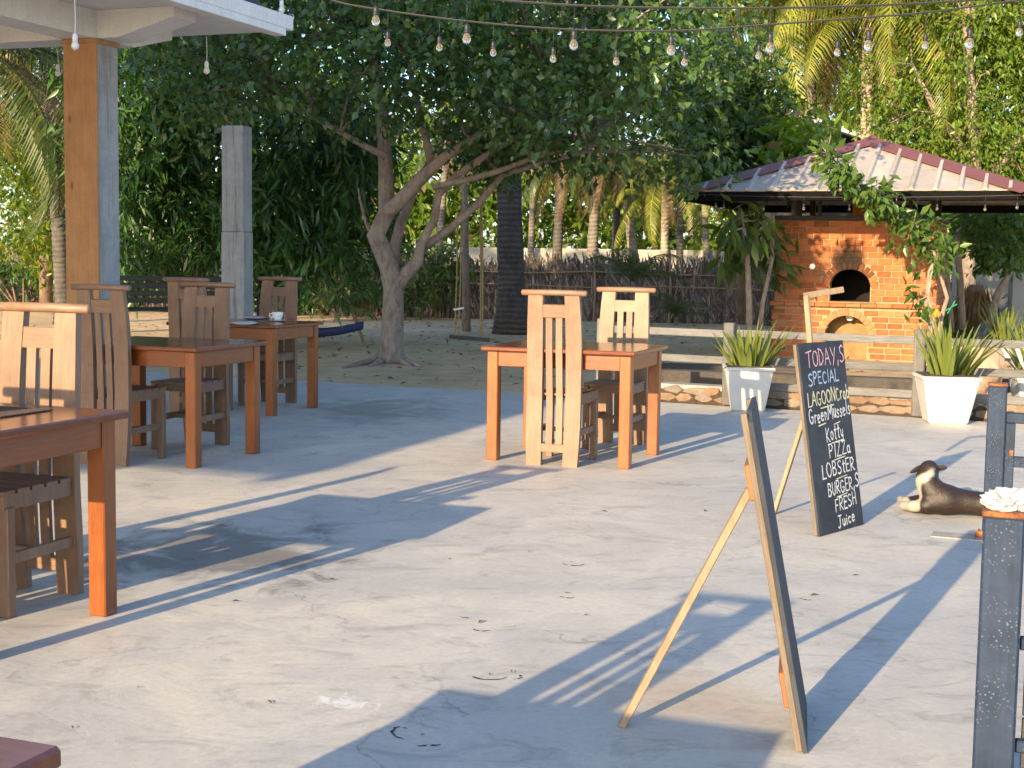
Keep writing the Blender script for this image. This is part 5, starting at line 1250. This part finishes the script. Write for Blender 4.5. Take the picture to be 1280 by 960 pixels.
tree('papaya_tree', 'bright green broad-leaved sapling rising above the left slope of the oven roof', at(985, 430, 22.8), [LB([(985, 425, 4), (987, 330, 3.5), (995, 230, 3), (1005, 185, 2)], 22.9)], cl, .28, .36, 'leaf_bright', 'bark_pale', per_sprig=6, sprig_len=.25, droop=.6, seed=21)
# climbing vine in front of the oven
vb = gnd(1163, 436); vd = 18.0
vine_line = [(1188, 318), (1176, 300), (1160, 292), (1140, 276), (1118, 264), (1095, 248), (1072, 232), (1058, 214), (1042, 200), (1030, 186), (1052, 205)]
cl = []
g = random.Random(4)
for i in range(len(vine_line) - 2):
    for k in range(3):
        t = g.random(); a, b = vine_line[i], vine_line[i + 1]; p = at(a[0] + (b[0] - a[0]) * t, a[1] + (b[1] - a[1]) * t, vd - .3 * (i > 4) + g.uniform(-.2, .2)); r = g.uniform(.10, .22); cl.append((p.x, p.y, p.z, r, r, r, 30))
for (x, y) in ((1140, 362), (1150, 372), (1148, 396), (1128, 300), (1160, 330), (1178, 330)):
    p = at(x, y, vd); cl.append((p.x, p.y, p.z, .10, .10, .10, 18))
tree('climbing_vine', 'leafy green vine climbing over the oven and its roof on bare twisted stems', vb,
     [LB([(1166, 440, 4), (1164, 410, 3.6), (1158, 380, 3), (1162, 340, 2.6), (1170, 320, 2.2), (1150, 285, 2), (1100, 252, 1.8), (1050, 208, 1.4), (1028, 184, .8)], vd), LB([(1172, 440, 3.6), (1176, 400, 3), (1184, 372, 2.6), (1176, 345, 2.2), (1168, 325, 1.8)], vd + .05), LB([(1160, 440, 3), (1168, 400, 2.6), (1160, 370, 2), (1166, 330, 1.5)], vd - .05)],
     cl, .155, .40, 'leaf_vine', 'bark_pale', 'climbers', 'vine', twig=.01, per_sprig=6, sprig_len=.14, droop=.5, seed=22)
m = MB(); 
for k, (x, y) in enumerate(((1171, 390), (1173, 393), (1169, 394))): m.lathe([(.002, -.04), (.03, -.02), (.035, .01), (.02, .035), (.002, .04)], at(x, y, vd - .15), 8)
tag(m.build('orange_blossom', 'orange_fruit'), 'small orange blossom cluster tied among the bare vine stems', 'flower', kind='stuff')
m = MB(); bar(m, at(1182, 388, vd - .1), at(1196, 380, vd - .1), .03, .01); bar(m, at(1184, 392, vd - .12), at(1194, 376, vd - .12), .02, .01)
tag(m.build('green_ribbon', 'green_ribbon'), 'green plastic ribbon tied to the vine stems', 'ribbon', kind='stuff')

# shrubs along the fence
GS = 'low plants along the palm-leaf fence'
def shrub(px, py, w, h, mat, label, seed, ls=.16, asp=.3, n=10, leaves=120):
    p = gnd(px, py); p.z = 0; g = random.Random(seed); cl = []
    for k in range(n): cl.append((p.x + g.uniform(-w, w), p.y + g.uniform(-.3, .3), h * g.uniform(.3, 1.0), w * .4, .3, h * .25, leaves))
    tree('shrub', label, p, [[(p + Vector((g.uniform(-.1, .1), 0, 0)), .03), (p + Vector((g.uniform(-w, w) * .5, 0, h * .8)), .012)] for _ in range(4)], cl, ls, asp, mat, 'bark_brown', GS, 'shrub', twig=.008, per_sprig=6, sprig_len=.25, droop=.45, seed=seed)
shrub(445, 396, 1.5, 1.5, 'leaf_mid', 'bright green shrub beside the trunk of the spreading tree at the fence', 31, .22, .22, 16, 110)
shrub(400, 392, 1.1, 1.0, 'leaf_mango', 'dark low shrub by the hammock near the fence', 32, .22, .25, 12, 110)
shrub(545, 396, .7, 1.3, 'leaf_mid', 'light green shrub against the fence behind the swing', 33, .16, .35, 8, 90)
shrub(25, 386, 2.0, 1.2, 'leaf_mango', 'dark undergrowth at the fence left of the timber-clad column', 36, .25, .2, 16, 120)
shrub(170, 384, 1.8, 1.0, 'leaf_mango', 'dark undergrowth at the fence right of the timber-clad column', 37, .22, .25, 14, 120)
for (px, py, s_, sd, lab) in ((790, 408, .42, 61, 'small palm seedling with green fronds at the fence behind the sunlit chair'), (845, 404, .28, 62, 'tiny palm seedling on the sand near the fence'), (420, 398, .36, 63, 'palm seedling with yellowing fronds by the hammock')):
    p = gnd(px, py); p.z = 0; palm(p, p + Z * (.9 * s_ / .42 if s_ > .4 else .12), .05, .04, 'g', lab, 8, s_, sd, 0, 'bark_palm', .1, 1.0, 'palm seedlings')
# distant greenery seen between the trunks: a mass nobody could count
cl = []
g = random.Random(77)
for k in range(420):
    x = -28 + 60 * (k + g.random()) / 420; y = 52 + g.uniform(-3, 6); h_ = g.uniform(1.0, 11.5); r = g.uniform(.9, 1.7); cl.append((x, y, h_, r, r, r * .8, 210))
for k in range(150):
    x = -6 + 26 * (k + g.random()) / 150; y = 47.5 + g.uniform(-1.5, 1.5); r = g.uniform(.6, 1.1); cl.append((x, y, g.uniform(.6, 4.8), r, r, r * .8, 170))
v, f = sprig_cloud(cl, .36, .4, per_sprig=7, sprig_len=.6, droop=.5, seed=50); o = np_mesh('distant_greenery', v, f, 'leaf_bright'); tag(o, 'sunlit mass of distant greenery beyond the white boundary wall', 'greenery', kind='stuff')
# lawn grass tufts right of the oven
g = np.random.default_rng(9); n = 9000; px_ = 6.5 + 9 * g.random(n); py_ = 24.6 + 14 * g.random(n)
P = np.stack([px_, py_, np.full(n, -.05)], 1); dd = g.normal(size=(n, 3)) * .45; dd[:, 2] = 1.0
v, f = leaves_geo(P, dd, g.normal(size=(n, 3)), .12 + .22 * g.random(n), .09); o = np_mesh('grass', v, f, 'grass_blade'); tag(o, 'bright green grass on the lawn to the right of the oven', 'grass', kind='stuff')

# ------------------------------------------------------------------ yard furniture and odds and ends
p = gnd(583, 411); p.z = 0; tp = at(580, 150, 26)
r = empty('sapling', p, 0, 'thin straight grey stem standing between the swing ropes', 'tree'); m = MB(); off = Vector((p.x, p.y, 0)); m.tube([Vector((0, 0, -.06)), at(582, 330, p.y) - off, at(582, 270, p.y) - off, at(578, 160, p.y) - off], [.085, .065, .055, .045], 8); m.build('trunk', 'bark_pale', r, True)
sw = gnd(596, 434); sw.z = 0; off = sw.copy()
r = empty('swing', sw, 0, 'plank swing hanging on yellowish ropes from the spreading tree', 'swing'); Ds = sw.y
for (x0, y0, x1, y1) in ((602, 236, 603, 424), (600, 236, 600.5, 421), (572, 262, 568, 424), (577, 250, 573, 421)):
    m = MB(); m.tube([at(x0, y0, Ds) - off, at((x0 + x1) / 2 + 1, (y0 + y1) / 2, Ds) - off, at(x1, y1, Ds) - off], .012, 6); m.build('rope', 'rope', r)
m = MB(); bar(m, at(562, 421, Ds) - off, at(612, 425, Ds) - off, .22, .05, .006); m.build('seat_plank', 'dark_timber', r)
m = MB(); bar(m, at(567, 387, Ds) - off, at(580, 385, Ds) - off, .03, .03, .004); m.build('foot_bar', 'white_plastic', r)
hm = gnd(432, 428); hm.z = 0; off = hm.copy(); Dh = hm.y
r = empty('hammock', hm, 0, 'blue cloth hammock slung low from a leaning crooked stick', 'hammock')
m = MB(); prev = None
for k in range(13):
    t = k / 12; c = at(360 + 94 * t, 416 - 6 * t + 10 * math.sin(math.pi * t) * .6, Dh) - off; w_ = .15 * math.sin(math.pi * min(1, .15 + .8 * t)) + .05
    ring = [m.bm.verts.new(c + Vector((0, -w_, .10))), m.bm.verts.new(c + Vector((0, -w_ * .5, -.02))), m.bm.verts.new(c + Vector((0, w_ * .5, -.02))), m.bm.verts.new(c + Vector((0, w_, .10)))]
    if prev:
        for a in range(3): m.bm.faces.new((prev[a], prev[a + 1], ring[a + 1], ring[a]))
    prev = ring
o = m.build('cloth', 'blue_cloth', r, True); sm = o.modifiers.new('t', 'SOLIDIFY'); sm.thickness = .015
m = MB(); m.tube([at(424, 336, Dh) - off, at(432, 372, Dh) - off, at(444, 398, Dh) - off, at(459, 443, Dh) - off], [.02, .024, .026, .028], 7); m.build('leaning_stick', 'stick', r)
m = MB(); m.tube([at(442, 392, Dh) - off, at(452, 412, Dh) - off, at(454, 407, Dh) - off], .018, 6); m.build('spreader', 'stick', r)
# black garden bench and a black chair behind the far table
def black_bench(px, py, wdt, dep, zt, label, back=True, rz=0.2):
    p = gnd(px, py); p.z = GZ; r = empty('garden_bench', p, rz, label, 'bench')
    for sx in (-1, 1):
        for sy in (-1, 1):
            m = MB(); bar(m, (sx * wdt * .5, sy * dep * .5, 0), (sx * wdt * .47, sy * dep * .42, zt), .05, .05, .004); m.build('leg', 'black_metal', r)
    for k in range(5):
        m = MB(); m.box((0, -dep * .5 + dep * (k + .5) / 5, zt + .015), (wdt * 1.02, dep / 5 - .012, .03), None, .004); m.build('seat_slat', 'black_metal', r)
    if back:
        for sx in (-1, 1):
            m = MB(); bar(m, (sx * wdt * .49, dep * .47, zt), (sx * wdt * .49, dep * .56, zt + .46), .05, .04, .004); m.build('back_upright', 'black_metal', r)
        for k in range(4):
            m = MB(); m.box((0, dep * .5 + .01 * k, zt + .12 + .1 * k), (wdt, .03, .07), None, .004); m.build('back_slat', 'black_metal', r)
black_bench(212, 441, 1.5, .8, .62, 'black metal garden bench with slatted back behind the dining tables')
black_bench(303, 432, .5, .5, .45, 'black metal chair standing against the grey concrete post')
# crooked pale branch behind the timber column
m = MB(); Dn = 25; m.tube([at(170, 352, Dn), at(205, 352, Dn), at(222, 356, Dn), at(228, 332, Dn)], [.03, .04, .05, .03], 7); tag(m.build('dead_branch', 'bark_pale'), 'pale crooked dead branch at the edge of the mango-like tree', 'branch')
p = gnd(1268, 420); p.z = 0
r = empty('marker_post', p, 0, 'white painted concrete post in front of the grass right of the oven', 'post'); m = MB(); m.box((0, 0, .68), (.24, .24, 1.36 * 1.1), None, .01); m.build('shaft', 'far_wall', r)
# dry palm stump beside the oven
p = gnd(1216, 418); p.z = 0; r = empty('dry_stump', p, 0, 'shaggy brown heap of dry palm roots beside the oven', 'stump')
g = np.random.default_rng(4); n = 900; a = g.random(n) * 2 * np.pi; rad = .25 + .25 * g.random(n); P = np.stack([rad * np.cos(a), rad * np.sin(a), g.random(n) * .15], 1); dd = np.stack([-np.cos(a) * .5, -np.sin(a) * .5, np.ones(n)], 1) + g.normal(size=(n, 3)) * .15
v, f = leaves_geo(P, dd, g.normal(size=(n, 3)), .5 + .5 * g.random(n), .07); o = np_mesh('root_fibres', v, f, 'leaf_dry', r); tag(o, kind='stuff')
m = MB(); m.tube([(0, 0, -.05), (0, 0, .5), (.02, 0, .95)], [.38, .3, .12], 10); m.build('core', 'bark_brown', r)
m = MB(); bar(m, gnd(1222, 428) + Z * .12, gnd(1262, 400) + Z * .62, .16, .12, .01); tag(m.build('fallen_log', 'bark_palm'), 'slanting grey log leaning beside the shaggy stump', 'log')
# dry leaves and curled scraps on the concrete, twigs on the sand
g = np.random.default_rng(12); pts = []
for (x, y) in ((612, 845), (598, 780), (716, 703), (705, 742), (510, 912), (525, 920), (640, 842), (420, 725), (300, 752), (340, 880), (240, 700), (760, 640), (660, 690), (1012, 745), (1065, 720), (170, 860), (92, 912), (880, 640), (560, 700), (730, 770)):
    p = gnd(x, y); pts.append((p.x, p.y))
pts = np.array(pts); n = len(pts); P = np.concatenate([pts, np.full((n, 1), .003)], 1); dd = g.normal(size=(n, 3)); dd[:, 2] = .12
v, f = leaves_geo(P, dd, np.tile([0, 0, 1.0], (n, 1)) + g.normal(size=(n, 3)) * .15, .018 + .028 * g.random(n), .35, .6); o = np_mesh('fallen_leaves', v, f, 'dry_leaf'); tag(o, 'scattered small dry leaves on the concrete terrace', 'leaves', kind='stuff')
g = np.random.default_rng(13); n = 1400; P = np.stack([-9 + 18 * g.random(n), 15.2 + 15 * g.random(n), np.full(n, -.045)], 1); dd = g.normal(size=(n, 3)); dd[:, 2] = .15
v, f = leaves_geo(P, dd, np.tile([0, 0, 1.0], (n, 1)) + g.normal(size=(n, 3)) * .3, .04 + .09 * g.random(n), .35, .4); o = np_mesh('leaf_litter', v, f, 'dry_leaf'); tag(o, 'fallen dry leaves scattered over the sandy yard', 'leaves', kind='stuff')

# bulbs at the slab corner and under the soffit
drop_bulb(352, -6, 17, 12.05, 'clear bulb dangling at the very corner of the roof slab')
drop_bulb(364, 2, 26, 12.25, 'dark-capped bulb dangling just past the corner of the roof slab', 'black_rubber')
drop_bulb(72, 62, 96, 12.6, 'small bulb hanging under the slab against the dark palm trunk')

# chipped crescent-shaped scuffs in the concrete skin
m = MB(); g = random.Random(9)
for (x, y, r, a0, a1) in ((612, 843, .062, 150, 330), (603, 786, .035, 190, 330), (718, 704, .05, 180, 340), (710, 745, .035, 200, 330), (516, 915, .06, 120, 250), (530, 922, .07, 250, 320), (1010, 748, .03, 180, 300), (640, 846, .03, 280, 400), (585, 770, .03, 200, 300)):
    c = gnd(x, y); prev = None
    for k in range(10):
        a = R(a0 + (a1 - a0) * k / 9); rr = r * g.uniform(.93, 1.07); wq = .0045 * math.sin(math.pi * (k + .5) / 10) * g.uniform(.5, 1.3) + .0008
        p, q_ = (c + Vector((math.cos(a) * (rr - wq), math.sin(a) * (rr - wq), .0015)), c + Vector((math.cos(a) * (rr + wq), math.sin(a) * (rr + wq), .0015)))
        ring = [m.bm.verts.new(p), m.bm.verts.new(q_)]
        if prev and g.random() > .18: m.bm.faces.new((prev[0], prev[1], ring[1], ring[0]))
        prev = ring
tag(m.build('floor_scuffs', 'dark_board'), 'dark crescent-shaped scuff marks on the concrete terrace', 'scuffs', kind='stuff')
